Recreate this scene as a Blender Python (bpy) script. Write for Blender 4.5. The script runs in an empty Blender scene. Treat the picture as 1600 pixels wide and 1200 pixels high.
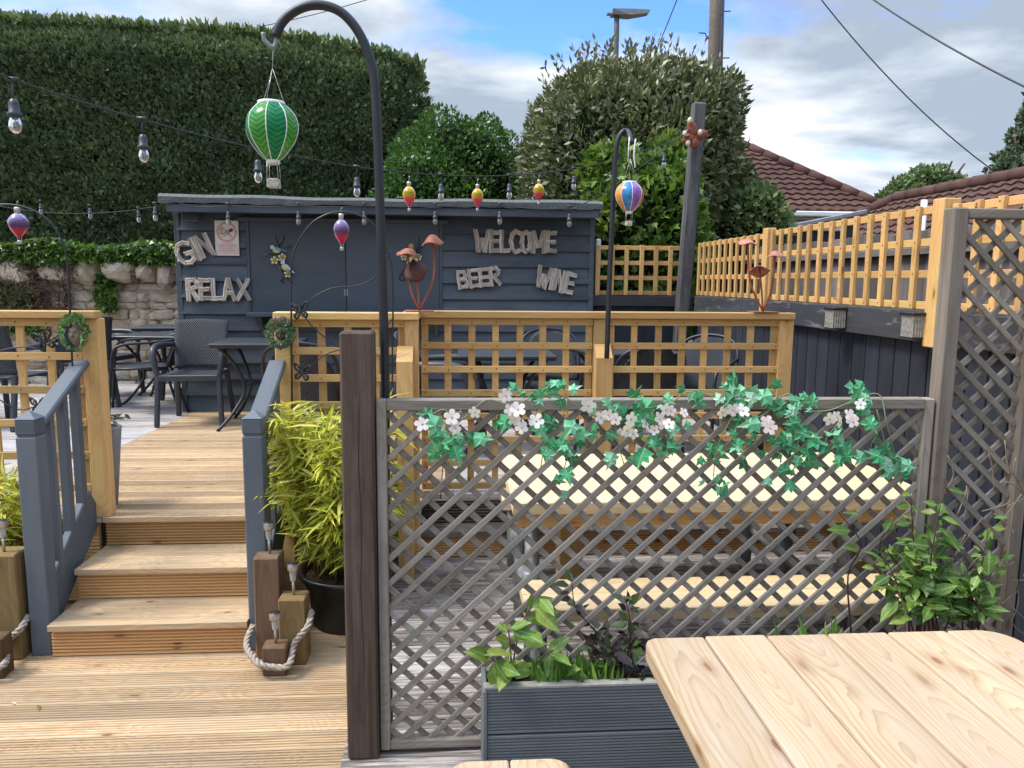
import bpy, math, random
import numpy as np
from mathutils import Vector, Matrix
random.seed(7); rng = np.random.default_rng(7)
R = math.radians; PI = math.pi
SC = bpy.context.scene; COL = SC.collection
# ---------------------------------------------------------------- camera
F = 1210.0
CAMLOC = Vector((0, 0, 1.73))
CAMROT = Matrix.Rotation(R(-4.15), 3, 'Z') @ Matrix.Rotation(R(90 - 7.63), 3, 'X') @ Matrix.Rotation(R(0.5), 3, 'Z')
def ray(px, py):
    return CAMROT @ Vector(((px - 800) / F, -(py - 600) / F, -1))
def aY(px, py, Y):
    d = ray(px, py); t = Y / d.y; return CAMLOC + d * t
def aZ(px, py, Z):
    d = ray(px, py); t = (Z - CAMLOC.z) / d.z; return CAMLOC + d * t
def aX(px, py, X):
    d = ray(px, py); t = X / d.x; return CAMLOC + d * t
cam_d = bpy.data.cameras.new('camera'); cam = bpy.data.objects.new('camera', cam_d); COL.objects.link(cam)
cam.matrix_world = Matrix.Translation(CAMLOC) @ CAMROT.to_4x4()
cam_d.sensor_width = 36; cam_d.sensor_fit = 'HORIZONTAL'; cam_d.lens = 36 * F / 1600
cam_d.clip_start = 0.05; cam_d.clip_end = 2000
SC.camera = cam

# ---------------------------------------------------------------- mesh builder
class MB:
    def __init__(s):
        s.v = []; s.f = []; s.g = []; s.t = []; s.m = []; s.s = []
    def add(s, verts, faces, gco=None, tone=None, mat=0, smooth=False):
        o = len(s.v); n = len(verts)
        s.v.extend([tuple(p) for p in verts])
        s.g.extend([tuple(p) for p in (gco if gco is not None else verts)])
        if tone is None: tone = random.random()
        s.t.extend([tone] * n if np.isscalar(tone) else list(tone))
        s.f.extend([tuple(i + o for i in f) for f in faces])
        s.m.extend([mat] * len(faces)); s.s.extend([smooth] * len(faces))
        return s
    # chamfered box along axes (ax = length axis unit, ay width, az height)
    def obox(s, c, ax, ay, az, L, W, H, ch=0.004, mat=0, tone=None, jit=0):
        c = Vector(c); ax = Vector(ax); ay = Vector(ay); az = Vector(az)
        l, w, h = L / 2, W / 2, H / 2; ch = min(ch, l * .45, w * .45, h * .45)
        loc = []
        for sx in (-1, 1):
            for sy in (-1, 1):
                for sz in (-1, 1):
                    loc += [(sx * l, sy * (w - ch), sz * (h - ch)), (sx * (l - ch), sy * w, sz * (h - ch)), (sx * (l - ch), sy * (w - ch), sz * h)]
        def ix(sx, sy, sz, k): return (((sx > 0) * 4 + (sy > 0) * 2 + (sz > 0)) * 3 + k)
        fs = []
        for sg in (-1, 1):
            fs.append([ix(sg, -1, -1, 0), ix(sg, 1, -1, 0), ix(sg, 1, 1, 0), ix(sg, -1, 1, 0)][::sg])
            fs.append([ix(-1, sg, -1, 1), ix(1, sg, -1, 1), ix(1, sg, 1, 1), ix(-1, sg, 1, 1)][::-sg])
            fs.append([ix(-1, -1, sg, 2), ix(1, -1, sg, 2), ix(1, 1, sg, 2), ix(-1, 1, sg, 2)][::sg])
        for a in (-1, 1):
            for b in (-1, 1):
                fs.append([ix(-1, a, b, 1), ix(1, a, b, 1), ix(1, a, b, 2), ix(-1, a, b, 2)][::(1 if a * b < 0 else -1)])
                fs.append([ix(a, -1, b, 0), ix(a, 1, b, 0), ix(a, 1, b, 2), ix(a, -1, b, 2)][::(1 if a * b > 0 else -1)])
                fs.append([ix(a, b, -1, 0), ix(a, b, 1, 0), ix(a, b, 1, 1), ix(a, b, -1, 1)][::(1 if a * b < 0 else -1)])
                for d in (-1, 1):
                    fs.append([ix(a, b, d, 0), ix(a, b, d, 1), ix(a, b, d, 2)][::(1 if a * b * d > 0 else -1)])
        r = (random.uniform(0, 50), random.uniform(0, 50), random.uniform(0, 50))
        if jit: loc = [(x + random.uniform(-jit, jit), y + random.uniform(-jit, jit), z + random.uniform(-jit, jit)) for x, y, z in loc]
        vs = [c + ax * x + ay * y + az * z for x, y, z in loc]
        g = [(x + r[0], y + math.floor(r[1]), z + math.floor(r[2])) for x, y, z in loc]
        return s.add(vs, fs, g, tone, mat)
    def box(s, x0, x1, y0, y1, z0, z1, ch=0.004, mat=0, tone=None, axis=None, jit=0):
        c = ((x0 + x1) / 2, (y0 + y1) / 2, (z0 + z1) / 2); d = [abs(x1 - x0), abs(y1 - y0), abs(z1 - z0)]
        E = [Vector((1, 0, 0)), Vector((0, 1, 0)), Vector((0, 0, 1))]
        k = axis if axis is not None else d.index(max(d))
        a, b = (k + 1) % 3, (k + 2) % 3
        return s.obox(c, E[k], E[a], E[b], d[k], d[a], d[b], ch, mat, tone, jit)
    def bar(s, p0, p1, w, h, up=(0, 0, 1), ch=0.004, mat=0, tone=None, jit=0):
        p0 = Vector(p0); p1 = Vector(p1); ax = (p1 - p0); L = ax.length; ax.normalize()
        up = Vector(up); ay = up.cross(ax)
        if ay.length < 1e-5: ay = Vector((1, 0, 0)).cross(ax)
        ay.normalize(); az = ax.cross(ay)
        return s.obox((p0 + p1) / 2, ax, ay, az, L, w, h, ch, mat, tone, jit)
    def tube(s, pts, r, seg=8, mat=0, tone=None, smooth=True, cap=True, closed=False):
        pts = [Vector(p) for p in pts]; n = len(pts)
        rs = [r] * n if np.isscalar(r) else list(r)
        vs = []; g = []; prev = None; dist = 0; off = random.uniform(0, 30)
        for i, p in enumerate(pts):
            if closed: t = pts[(i + 1) % n] - pts[i - 1]
            else: t = pts[min(i + 1, n - 1)] - pts[max(i - 1, 0)]
            if t.length < 1e-9: t = Vector((0, 0, 1))
            t.normalize()
            if prev is None:
                u = t.cross(Vector((0, 0, 1)))
                if u.length < 1e-3: u = t.cross(Vector((1, 0, 0)))
            else: u = prev - t * prev.dot(t)
            if u.length < 1e-6: u = t.orthogonal()
            u.normalize(); prev = u; w = t.cross(u)
            if i: dist += (p - pts[i - 1]).length
            for k in range(seg):
                a = 2 * PI * k / seg
                vs.append(p + (u * math.cos(a) + w * math.sin(a)) * rs[i]); g.append((dist + off, rs[i] * math.cos(a), rs[i] * math.sin(a)))
        fs = []
        for i in range(n if closed else n - 1):
            j = (i + 1) % n
            for k in range(seg):
                k2 = (k + 1) % seg
                fs.append((i * seg + k, i * seg + k2, j * seg + k2, j * seg + k))
        if cap and not closed:
            fs.append(tuple(range(seg - 1, -1, -1))); fs.append(tuple((n - 1) * seg + k for k in range(seg)))
        return s.add(vs, fs, g, tone, mat, smooth)
    def lathe(s, prof, c=(0, 0, 0), seg=20, mat=0, tone=None, smooth=True, matf=None, wob=0):
        c = Vector(c); vs = []; n = len(prof); fs = []; mats = []
        for i, (r, z) in enumerate(prof):
            for k in range(seg):
                a = 2 * PI * k / seg; rr = max(r, 1e-4) * (1 + wob * math.sin(a * 3 + i))
                vs.append(c + Vector((rr * math.cos(a), rr * math.sin(a), z)))
        for i in range(n - 1):
            for k in range(seg):
                k2 = (k + 1) % seg
                fs.append((i * seg + k, i * seg + k2, (i + 1) * seg + k2, (i + 1) * seg + k))
                mats.append(matf(i, k) if matf else mat)
        g = [(v - c) for v in vs]
        m0 = len(s.m); s.add(vs, fs, g, tone, mat, smooth); s.m[m0:] = mats
        return s
    # extruded polygon: outline (u,v) list in plane o + u*U + v*V, thickness along n=U x V
    def prism(s, out, o, U, V, th, mat=0, tone=None, gr=None, smooth=False):
        o = Vector(o); U = Vector(U); V = Vector(V); N = U.cross(V).normalized(); n = len(out)
        off = random.uniform(0, 40)
        vs = [o + U * u + V * v for u, v in out] + [o + U * u + V * v + N * th for u, v in out]
        g = [(u + off, v, 0) for u, v in out] + [(u + off, v, th) for u, v in out]
        if gr == 'v': g = [(b, a, c) for a, b, c in g]
        fs = [tuple(range(n - 1, -1, -1)), tuple(range(n, 2 * n))] + [(i, (i + 1) % n, n + (i + 1) % n, n + i) for i in range(n)]
        return s.add(vs, fs, g, tone, mat, smooth)
    # scatter a leaf template
    def scatter(s, tv, tf, pos, X, Y, Z, sc, tone, mat=0, smooth=True):
        tv = np.asarray(tv, float); n = len(pos); k = len(tv)
        sc = np.broadcast_to(np.asarray(sc, float).reshape(-1, 1, 1), (n, 1, 1))
        V = pos[:, None, :] + sc * (tv[None, :, 0:1] * X[:, None, :] + tv[None, :, 1:2] * Y[:, None, :] + tv[None, :, 2:3] * Z[:, None, :])
        o = len(s.v); vv = V.reshape(-1, 3).tolist(); s.v.extend(vv); s.g.extend(np.tile(tv, (n, 1)).tolist())
        s.t.extend(np.repeat(np.asarray(tone), k).tolist())
        for i in range(n):
            b = o + i * k
            for f in tf: s.f.append(tuple(b + j for j in f))
        s.m.extend([mat] * (n * len(tf))); s.s.extend([smooth] * (n * len(tf)))
        return s

ORG = {}
def sub(v, o): return (v[0] - o[0], v[1] - o[1], v[2] - o[2])
def build(name, mb, mats, parent=None, label=None, cat=None, group=None, kind=None, bevel=0, origin=None):
    if not isinstance(mats, (list, tuple)): mats = [mats]
    if parent is not None: org = ORG[parent]
    elif origin is not None: org = tuple(origin)
    else:
        a = np.array(mb.v); lo = a.min(0); hi = a.max(0); org = ((lo[0] + hi[0]) / 2, (lo[1] + hi[1]) / 2, lo[2])
    a = np.array(mb.v) - np.array(org)
    me = bpy.data.meshes.new(name); me.from_pydata(a.tolist(), [], mb.f)
    for m in mats: me.materials.append(m)
    me.polygons.foreach_set('material_index', mb.m); me.polygons.foreach_set('use_smooth', mb.s)
    at = me.attributes.new('gco', 'FLOAT_VECTOR', 'POINT'); at.data.foreach_set('vector', np.array(mb.g, dtype=np.float32).ravel())
    at = me.attributes.new('tone', 'FLOAT', 'POINT'); at.data.foreach_set('value', np.array(mb.t, dtype=np.float32))
    me.update()
    o = bpy.data.objects.new(name, me); COL.objects.link(o)
    if parent is not None: o.parent = parent; ORG[o] = org
    else: o.location = org; ORG[o] = org
    if bevel:
        b = o.modifiers.new('bevel', 'BEVEL'); b.width = bevel; b.segments = 2; b.limit_method = 'ANGLE'; b.angle_limit = R(40)
    tag(o, label, cat, group, kind)
    return o
def tag(o, label=None, cat=None, group=None, kind=None):
    if label: o['label'] = label
    if cat: o['category'] = cat
    if group: o['group'] = group
    if kind: o['kind'] = kind
    return o
def thing(name, label, cat, loc=(0, 0, 0), group=None):
    o = bpy.data.objects.new(name, None); COL.objects.link(o); o.location = loc; o.empty_display_size = .1
    ORG[o] = tuple(loc); return tag(o, label, cat, group)
def dup(root, loc, rz=None, label=None, group=None):
    def rec(o, par):
        c = o.copy(); COL.objects.link(c)
        if par is not None: c.parent = par
        for ch in list(o.children): rec(ch, c)
        return c
    r = rec(root, None); r.location = loc
    if rz is not None: r.rotation_euler = (0, 0, rz)
    if label: r['label'] = label
    if group: r['group'] = group
    return r

# ---------------------------------------------------------------- materials
class NT:
    def __init__(s, name, rough=.6, spec=.3):
        s.mat = bpy.data.materials.new(name); s.mat.use_nodes = True; s.nt = s.mat.node_tree
        s.b = s.nt.nodes['Principled BSDF']; s.b.inputs['Roughness'].default_value = rough
        s.b.inputs['Specular IOR Level'].default_value = spec
    def n(s, t, **k):
        nd = s.nt.nodes.new(t)
        for a, v in k.items():
            if a.startswith('_'): setattr(nd, a[1:], v)
        return nd
    def l(s, a, b): s.nt.links.new(a, b)
    def val(s, sock, v):
        if hasattr(v, 'is_output') or isinstance(v, bpy.types.NodeSocket): s.l(v, sock)
        else: sock.default_value = v
    def attr(s, name):
        nd = s.n('ShaderNodeAttribute'); nd.attribute_name = name; return nd
    def gco(s): return s.attr('gco').outputs['Vector']
    def tone(s): return s.attr('tone').outputs['Fac']
    def obj(s): return s.n('ShaderNodeTexCoord').outputs['Object']
    def math(s, op, a, b=0, c=None, clamp=False):
        nd = s.n('ShaderNodeMath'); nd.operation = op; nd.use_clamp = clamp
        s.val(nd.inputs[0], a); s.val(nd.inputs[1], b)
        if c is not None: s.val(nd.inputs[2], c)
        return nd.outputs[0]
    def scale(s, v, sc, off=(0, 0, 0)):
        nd = s.n('ShaderNodeMapping'); s.l(v, nd.inputs['Vector']); nd.inputs['Scale'].default_value = sc; nd.inputs['Location'].default_value = off
        return nd.outputs[0]
    def noise(s, v, scale=5, detail=4, rough=.55, dist=0):
        nd = s.n('ShaderNodeTexNoise'); s.l(v, nd.inputs['Vector'])
        nd.inputs['Scale'].default_value = scale; nd.inputs['Detail'].default_value = detail; nd.inputs['Roughness'].default_value = rough; nd.inputs['Distortion'].default_value = dist
        return nd.outputs['Fac']
    def ramp(s, f, stops):
        nd = s.n('ShaderNodeValToRGB'); s.l(f, nd.inputs[0]); e = nd.color_ramp.elements
        while len(e) < len(stops): e.new(.5)
        for k, (p, c) in zip(e, stops):
            k.position = p; k.color = (*c, 1) if len(c) == 3 else c
        return nd.outputs[0]
    def rng(s, f, a, b, c=0., d=1.):
        nd = s.n('ShaderNodeMapRange'); s.l(f, nd.inputs[0])
        for i, v in enumerate((a, b, c, d)): nd.inputs[i + 1].default_value = v
        return nd.outputs[0]
    def mix(s, f, a, b, mode='MIX'):
        nd = s.n('ShaderNodeMix'); nd.data_type = 'RGBA'; nd.blend_type = mode
        s.val(nd.inputs[0], f); s.val(nd.inputs[6], (*a, 1) if isinstance(a, tuple) else a); s.val(nd.inputs[7], (*b, 1) if isinstance(b, tuple) else b)
        return nd.outputs[2]
    def sep(s, v):
        nd = s.n('ShaderNodeSeparateXYZ'); s.l(v, nd.inputs[0]); return nd.outputs
    def comb(s, x, y, z):
        nd = s.n('ShaderNodeCombineXYZ'); s.val(nd.inputs[0], x); s.val(nd.inputs[1], y); s.val(nd.inputs[2], z); return nd.outputs[0]
    def bump(s, h, strength=.3, dist=.01):
        nd = s.n('ShaderNodeBump'); s.l(h, nd.inputs['Height']); nd.inputs['Strength'].default_value = strength; nd.inputs['Distance'].default_value = dist
        s.l(nd.outputs[0], s.b.inputs['Normal'])
    def col(s, c): s.val(s.b.inputs['Base Color'], (*c, 1) if isinstance(c, tuple) else c); return s
    def rough(s, r): s.val(s.b.inputs['Roughness'], r)

def wood(name, light, dark, knot=(.10, .045, .02), kth=.74, freq=70, toneamt=.25, knots=True, green=None, grey=None, rough=.65, contrast=.55, bump=.25, knotsize=.10, streak=.35, lowx=.9, wamp=.05, rpow=2.2):
    m = NT(name, rough, .25); g = m.gco(); t = m.tone()
    x, y, z = m.sep(g)
    low = m.noise(m.scale(g, (lowx, .25, .25)), 1.0, 2)
    # distorted ring radius: cathedral grain
    a = m.math('MULTIPLY', m.math('SUBTRACT', low, .5), .9)
    wob = m.math('MULTIPLY', m.math('SUBTRACT', m.noise(m.scale(g, (2.2, 9, 9)), 1.0, 3), .5), wamp)
    fy = m.math('SUBTRACT', m.math('FRACT', m.math('ADD', y, .5)), .5); fz = m.math('SUBTRACT', m.math('FRACT', m.math('ADD', z, .5)), .5)
    aa = m.math('ADD', m.math('ADD', a, wob), fz)
    r = m.math('SQRT', m.math('ADD', m.math('MULTIPLY', fy, fy), m.math('MULTIPLY', aa, aa)))
    ring = m.math('FRACT', m.math('MULTIPLY', m.math('ADD', r, m.math('MULTIPLY', wob, .5)), freq))
    ring = m.math('POWER', ring, rpow)
    fib = m.noise(m.scale(g, (6, 160, 160)), 1.0, 3, .6)
    c = m.mix(m.math('MULTIPLY', ring, contrast), light, dark)
    c = m.mix(m.math('MULTIPLY', m.rng(fib, .35, .75), .35), c, dark)
    st_ = m.noise(m.scale(g, (1.6, 58, 58), (9, 4, 2)), 1.0, 4, .65); c = m.mix(m.math('MULTIPLY', m.rng(st_, .46, .68), streak), c, dark)
    blot = m.noise(m.scale(g, (1.3, 7, 7)), 1.0, 4)
    c = m.mix(m.rng(blot, .4, .75, 0, .4), c, dark)
    if green: c = m.mix(m.rng(m.noise(m.scale(g, (1.1, 5, 5), (3, 7, 1)), 1.2, 3), .5, .75, 0, .55), c, green)
    if grey: c = m.mix(m.rng(m.noise(m.scale(g, (.9, 8, 8), (13, 2, 5)), 1.4, 5, .7), .45, .7, 0, .75), c, grey)
    if knots:
        vo = m.n('ShaderNodeTexVoronoi'); vo.voronoi_dimensions = '2D'; vo.inputs['Scale'].default_value = 1
        kw = m.math('MULTIPLY', m.noise(m.scale(g, (14, 30, 30)), 1.0, 3), .12); m.l(m.comb(m.math('ADD', m.math('MULTIPLY', x, 3.4), kw), m.math('ADD', m.math('MULTIPLY', m.math('ADD', y, z), 9.3), kw), 0), vo.inputs['Vector'])
        cr = m.sep(vo.outputs['Color'])[0]
        kk = m.math('MULTIPLY', m.rng(vo.outputs['Distance'], knotsize * .55, knotsize, 1, 0), m.math('GREATER_THAN', cr, kth), clamp=True)
        halo = m.math('MULTIPLY', m.rng(vo.outputs['Distance'], knotsize, knotsize * 2.6, 1, 0), m.math('GREATER_THAN', cr, kth), clamp=True)
        ks = m.sep(vo.outputs['Color'])[1]; c = m.mix(m.math('MULTIPLY', halo, .5), c, dark); c = m.mix(m.math('MULTIPLY', kk, m.rng(ks, 0, 1, .25, .85)), c, knot)
    k = m.rng(t, 0, 1, 1 - toneamt, 1 + toneamt * .6)
    kc = m.comb(k, k, k)
    c = m.mix(1.0, c, kc, 'MULTIPLY'); m.col(c)
    m.bump(m.math('ADD', m.math('MULTIPLY', ring, .3), fib), bump, .002)
    return m.mat
def painted(name, colr, streak=(.2, .2, .2), amt=.35, wear=None, wlo=.60, rough=.6, bump=.35, spec=.3):
    m = NT(name, rough, spec); g = m.gco(); t = m.tone()
    f = m.noise(m.scale(g, (1.6, 32, 32)), 1, 5, .7); b = m.noise(m.scale(g, (1.5, 6, 6)), 1, 4)
    c = m.mix(m.math('MULTIPLY', m.rng(b, .35, .7), amt), colr, streak)
    c = m.mix(m.math('MULTIPLY', m.rng(f, .5, .8), amt), c, streak)
    if wear: c = m.mix(m.rng(m.noise(m.scale(g, (2.5, 14, 14)), 1.5, 6, .7), wlo, wlo + .08, 0, .75), c, wear)
    k = m.rng(t, 0, 1, .8, 1.15); c = m.mix(1.0, c, m.comb(k, k, k), 'MULTIPLY'); m.col(c)
    m.bump(f, bump, .003); return m.mat
def plain(name, colr, rough=.5, spec=.4, metal=0., var=.15, sc=20):
    m = NT(name, rough, spec); m.b.inputs['Metallic'].default_value = metal
    o = m.obj(); nz = m.noise(o, sc, 4)
    k = m.rng(nz, .3, .7, 1 - var, 1 + var); m.col(m.mix(1.0, colr, m.comb(k, k, k), 'MULTIPLY'))
    m.rough(m.rng(nz, .3, .7, max(rough - .08, .02), min(rough + .08, 1))); return m.mat
def leafm(name, stops, rough=.45, trans=.25, spec=.35, vein=0.):
    m = NT(name, rough, spec); t = m.tone(); c = m.ramp(t, stops)
    if vein:
        x, y, z = m.sep(m.gco()); ay = m.math('ABSOLUTE', y); mid = m.rng(ay, .012, .04, 1, 0)
        sv_ = m.rng(m.math('SINE', m.math('MULTIPLY', m.math('SUBTRACT', x, m.math('MULTIPLY', ay, .9)), 42)), .75, 1, 0, .55)
        f = m.math('MULTIPLY', m.math('MAXIMUM', mid, sv_), vein); c = m.mix(f, c, m.mix(.5, c, (.55, .62, .40)))
        nz_ = m.noise(m.obj(), 45, 3); k = m.rng(nz_, .3, .7, .78, 1.18); c = m.mix(1.0, c, m.comb(k, k, k), 'MULTIPLY')
    m.col(c)
    tr = m.n('ShaderNodeBsdfTranslucent'); m.l(m.mix(1.0, c, (1.15, 1.2, .6), 'MULTIPLY'), tr.inputs[0])
    mx = m.n('ShaderNodeMixShader'); mx.inputs[0].default_value = trans
    out = m.nt.nodes['Material Output']; m.l(m.b.outputs[0], mx.inputs[1]); m.l(tr.outputs[0], mx.inputs[2]); m.l(mx.outputs[0], out.inputs[0])
    return m.mat

M = {}
M['pine'] = wood('new_pine', (.68, .44, .19), (.46, .255, .085), freq=55, green=(.50, .42, .16), toneamt=.32, knot=(.13, .05, .02))
M['fencepine'] = wood('fence_pine', (.64, .40, .165), (.42, .22, .07), freq=55, green=(.45, .35, .12), toneamt=.28)
M['deck'] = wood('new_decking', (.62, .455, .275), (.31, .195, .095), freq=60, grey=(.36, .29, .21), streak=.7, toneamt=.28, contrast=.55, knotsize=.085)
M['riser'] = wood('riser_decking', (.74, .47, .21), (.52, .29, .11), freq=48, toneamt=.22, contrast=.5)
M['table'] = wood('table_pine', (.53, .41, .265), (.29, .185, .095), freq=120, rpow=3.6, toneamt=.2, contrast=.66, knot=(.20, .085, .035), knotsize=.085, rough=.55, kth=.60, grey=(.44, .35, .27), streak=.3, lowx=.42, wamp=.028)
M['tableside'] = wood('table_edge_pine', (.52, .33, .15), (.36, .2, .075), freq=60, toneamt=.15)
M['lattice'] = wood('weathered_lattice', (.33, .285, .23), (.15, .125, .10), freq=60, grey=(.37, .345, .305), toneamt=.4, knots=False, rough=.85, contrast=.5, streak=.6, bump=.5)
M['greypost'] = wood('weathered_post', (.24, .20, .155), (.115, .092, .07), freq=60, grey=(.28, .25, .215), streak=.6, lowx=.4, toneamt=.15, rough=.85, contrast=.5, bump=.5)
M['brownpost'] = wood('dark_brown_post', (.095, .064, .047), (.035, .022, .017), freq=60, grey=(.135, .105, .085), toneamt=.1, rough=.8, contrast=.35, streak=.85, knots=False, lowx=.3, wamp=.02, bump=.5)
M['sleeper'] = wood('sleeper', (.16, .095, .05), (.075, .04, .022), freq=40, grey=(.15, .12, .09), toneamt=.45, rough=.8, bump=.5)
M['sleepergreen'] = wood('sleeper_olive', (.25, .17, .075), (.13, .085, .035), freq=40, green=(.2, .17, .06), toneamt=.1, rough=.8, bump=.5)
M['oldfence'] = wood('old_closeboard', (.17, .15, .135), (.08, .07, .062), freq=50, grey=(.22, .2, .19), toneamt=.35, rough=.9, knots=False)
M['oldpost'] = wood('black_stained_post', (.10, .10, .105), (.04, .042, .047), freq=45, grey=(.22, .21, .2), toneamt=.1, rough=.8, knots=False)
M['driftwood'] = wood('driftwood', (.58, .51, .43), (.24, .18, .13), freq=80, grey=(.68, .64, .58), toneamt=.4, rough=.85, knots=False, bump=.8)
M['polewood'] = wood('pole_wood', (.20, .165, .14), (.1, .085, .07), freq=30, toneamt=.1, rough=.9, knots=False)
M['stairpaint'] = painted('grey_blue_paint', (.092, .110, .130), (.14, .16, .18), .6, wear=(.20, .20, .19), wlo=.66)
M['shed'] = painted('shed_paint', (.046, .062, .080), (.12, .14, .16), .7, wear=(.16, .17, .18), wlo=.64, rough=.55)
M['shedpanel'] = painted('shed_panel_paint', (.066, .083, .102), (.10, .12, .14), .45, rough=.5, bump=.12)
M['darkfence'] = painted('dark_fence_paint', (.020, .023, .032), (.045, .05, .064), .5, rough=.6)
M['darkbeam'] = painted('dark_beam_paint', (.03, .032, .038), (.07, .07, .075), .5, wear=(.20, .18, .155), rough=.7)
M['planter'] = painted('charcoal_decking', (.125, .14, .15), (.23, .245, .25), .5, wear=(.2, .2, .19), rough=.6)
def worn(name, paint, woodc, mid, lo, hi, sc=(.55, 10, 10)):
    m = NT(name, .8, .2); g = m.gco(); t = m.tone()
    f = m.noise(m.scale(g, (sc[0] * 4, sc[1] * 4, sc[2] * 4)), 1.3, 8, .72, .3); b = m.noise(m.scale(g, (.7, 2.5, 2.5)), 1.5, 3)
    v = m.math('ADD', m.math('MULTIPLY', f, .75), m.math('MULTIPLY', b, .25)); v = m.math('ADD', v, m.rng(t, 0, 1, -.05, .05))
    fib = m.noise(m.scale(g, (5, 120, 120)), 1, 3)
    c = m.ramp(v, [(lo, woodc), ((lo + hi) / 2, mid), (hi, paint)])
    c = m.mix(m.rng(fib, .4, .75, 0, .35), c, mid); m.col(c); m.bump(m.math('ADD', v, m.math('MULTIPLY', fib, .3)), .5, .004); return m.mat
M['whitedeck'] = worn('worn_white_deck', (.47, .44, .415), (.065, .055, .046), (.20, .175, .155), .43, .60)
M['olddeck'] = worn('old_grey_deck', (.50, .475, .455), (.16, .135, .12), (.34, .31, .285), .36, .54)
M['darkdeck'] = worn('dark_step_deck', (.27, .22, .19), (.045, .035, .03), (.12, .095, .08), .36, .62)
M['black'] = plain('black_metal', (.012, .014, .018), .45, .5)
M['blackplastic'] = plain('black_plastic', (.012, .013, .014), .4, .5)
M['resin'] = plain('charcoal_resin', (.035, .041, .05), .45, .45)
def weave():
    m = NT('resin_weave', .5, .45); g = m.gco(); x, y, z = m.sep(g)
    w = m.math('MULTIPLY', m.math('SINE', m.math('MULTIPLY', x, 330)), m.math('SINE', m.math('MULTIPLY', y, 260)))
    m.col(m.ramp(m.rng(w, -1, 1), [(0, (.02, .024, .03)), (1, (.055, .064, .078))])); m.bump(w, .9, .006); return m.mat
M['weave'] = weave()
M['steel'] = plain('galvanised_steel', (.22, .23, .235), .55, .4, .4)
M['satin'] = plain('satin_steel', (.5, .47, .44), .35, .5, .8)
M['rust'] = plain('rusty_metal', (.24, .075, .04), .7, .3, 0, .35, 40)
M['darkrust'] = plain('dark_rusty_metal', (.075, .028, .02), .7, .3, 0, .3, 40)
M['rustred'] = plain('red_rusty_metal', (.25, .085, .048), .6, .35, 0, .35, 40)
M['rustpink'] = plain('pink_rusty_metal', (.40, .16, .12), .6, .35, 0, .35, 40)
M['felt'] = plain('roof_felt', (.13, .14, .14), .9, .2, 0, .35, 60)
M['white'] = plain('white_paint', (.75, .75, .73), .5, .4, 0, .06)
M['rope'] = plain('rope_fibre', (.34, .295, .245), .9, .1, 0, .35, 70)
M['soil'] = plain('soil', (.04, .028, .018), .95, .1, 0, .4, 60)
def glassm(name, c, rough=.05, alpha=1.):
    m = NT(name, rough, .5); m.col(c); m.b.inputs['Transmission Weight'].default_value = alpha; m.b.inputs['IOR'].default_value = 1.35; return m.mat
M['glass'] = glassm('bulb_glass', (.92, .95, .95), .03, .85)
M['lens'] = glassm('frosted_lens', (.8, .82, .82), .25, .6)
# ---------------------------------------------------------------- world, sun
SUN_EL, SUN_AZ = 57.0, -96.0      # azimuth clockwise from +Y (camera forward); -75 = left, a little ahead
w = bpy.data.worlds.new('World'); SC.world = w; w.use_nodes = True; nt = w.node_tree
W_ = NT.__new__(NT); W_.nt = nt
sky = nt.nodes.new('ShaderNodeTexSky'); sky.sky_type = 'NISHITA'; sky.sun_disc = False
sky.sun_elevation = R(SUN_EL); sky.sun_rotation = R(SUN_AZ); sky.air_density = 1.0; sky.dust_density = .6; sky.ozone_density = 2.0
tc = nt.nodes.new('ShaderNodeTexCoord'); D = tc.outputs['Generated']
dx, dy, dz = W_.sep(D)
den = W_.math('ADD', W_.math('MAXIMUM', dz, 0.0), .16)
uv = W_.comb(W_.math('DIVIDE', dx, den), W_.math('DIVIDE', dy, den), 0)
n1 = W_.noise(W_.scale(uv, (1.0, 1.15, 1), (2.3, 5.1, 0)), 1.35, 7, .56, .25)
n2 = W_.noise(W_.scale(uv, (1, 1.3, 1), (7.7, 1.3, 2)), 1.1, 6, .55, .2)
# blue gap: a window in direction space a little right of the view, above ~20 degrees
az = W_.math('ARCTAN2', dx, dy)
gap = W_.math('MULTIPLY', W_.rng(dz, .225, .285), W_.math('MULTIPLY', W_.rng(az, -.14, .02), W_.rng(az, .46, .34)))
cov = W_.math('SUBTRACT', W_.math('ADD', n1, W_.rng(dz, .05, .5, .26, .10)), W_.math('MULTIPLY', gap, .165))
mask = W_.rng(cov, .47, .64)
lit = W_.math('ADD', n2, W_.math('MULTIPLY', W_.math('SUBTRACT', n1, .5), -.35))
lit = W_.math('SUBTRACT', lit, W_.math('MULTIPLY', W_.rng(az, .25, .65, 0, .12), W_.rng(dz, .05, .25)))
ccol = W_.ramp(lit, [(.37, (2.0, 2.5, 3.25)), (.485, (3.3, 3.85, 4.6)), (.60, (4.9, 5.15, 5.5))])
skyb = W_.mix(1.0, sky.outputs[0], (.66, .98, 1.7), 'MULTIPLY')
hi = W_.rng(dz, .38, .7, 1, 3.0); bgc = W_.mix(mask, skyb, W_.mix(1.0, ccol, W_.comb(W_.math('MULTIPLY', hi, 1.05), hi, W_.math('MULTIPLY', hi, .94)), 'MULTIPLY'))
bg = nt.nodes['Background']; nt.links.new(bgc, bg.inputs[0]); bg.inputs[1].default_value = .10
sd = bpy.data.lights.new('sun', 'SUN'); sd.energy = 2.1; sd.angle = R(18); sd.color = (1, .945, .87)
so = bpy.data.objects.new('sun', sd); COL.objects.link(so)
sv = Vector((math.sin(R(SUN_AZ)) * math.cos(R(SUN_EL)), math.cos(R(SUN_AZ)) * math.cos(R(SUN_EL)), math.sin(R(SUN_EL))))
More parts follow.
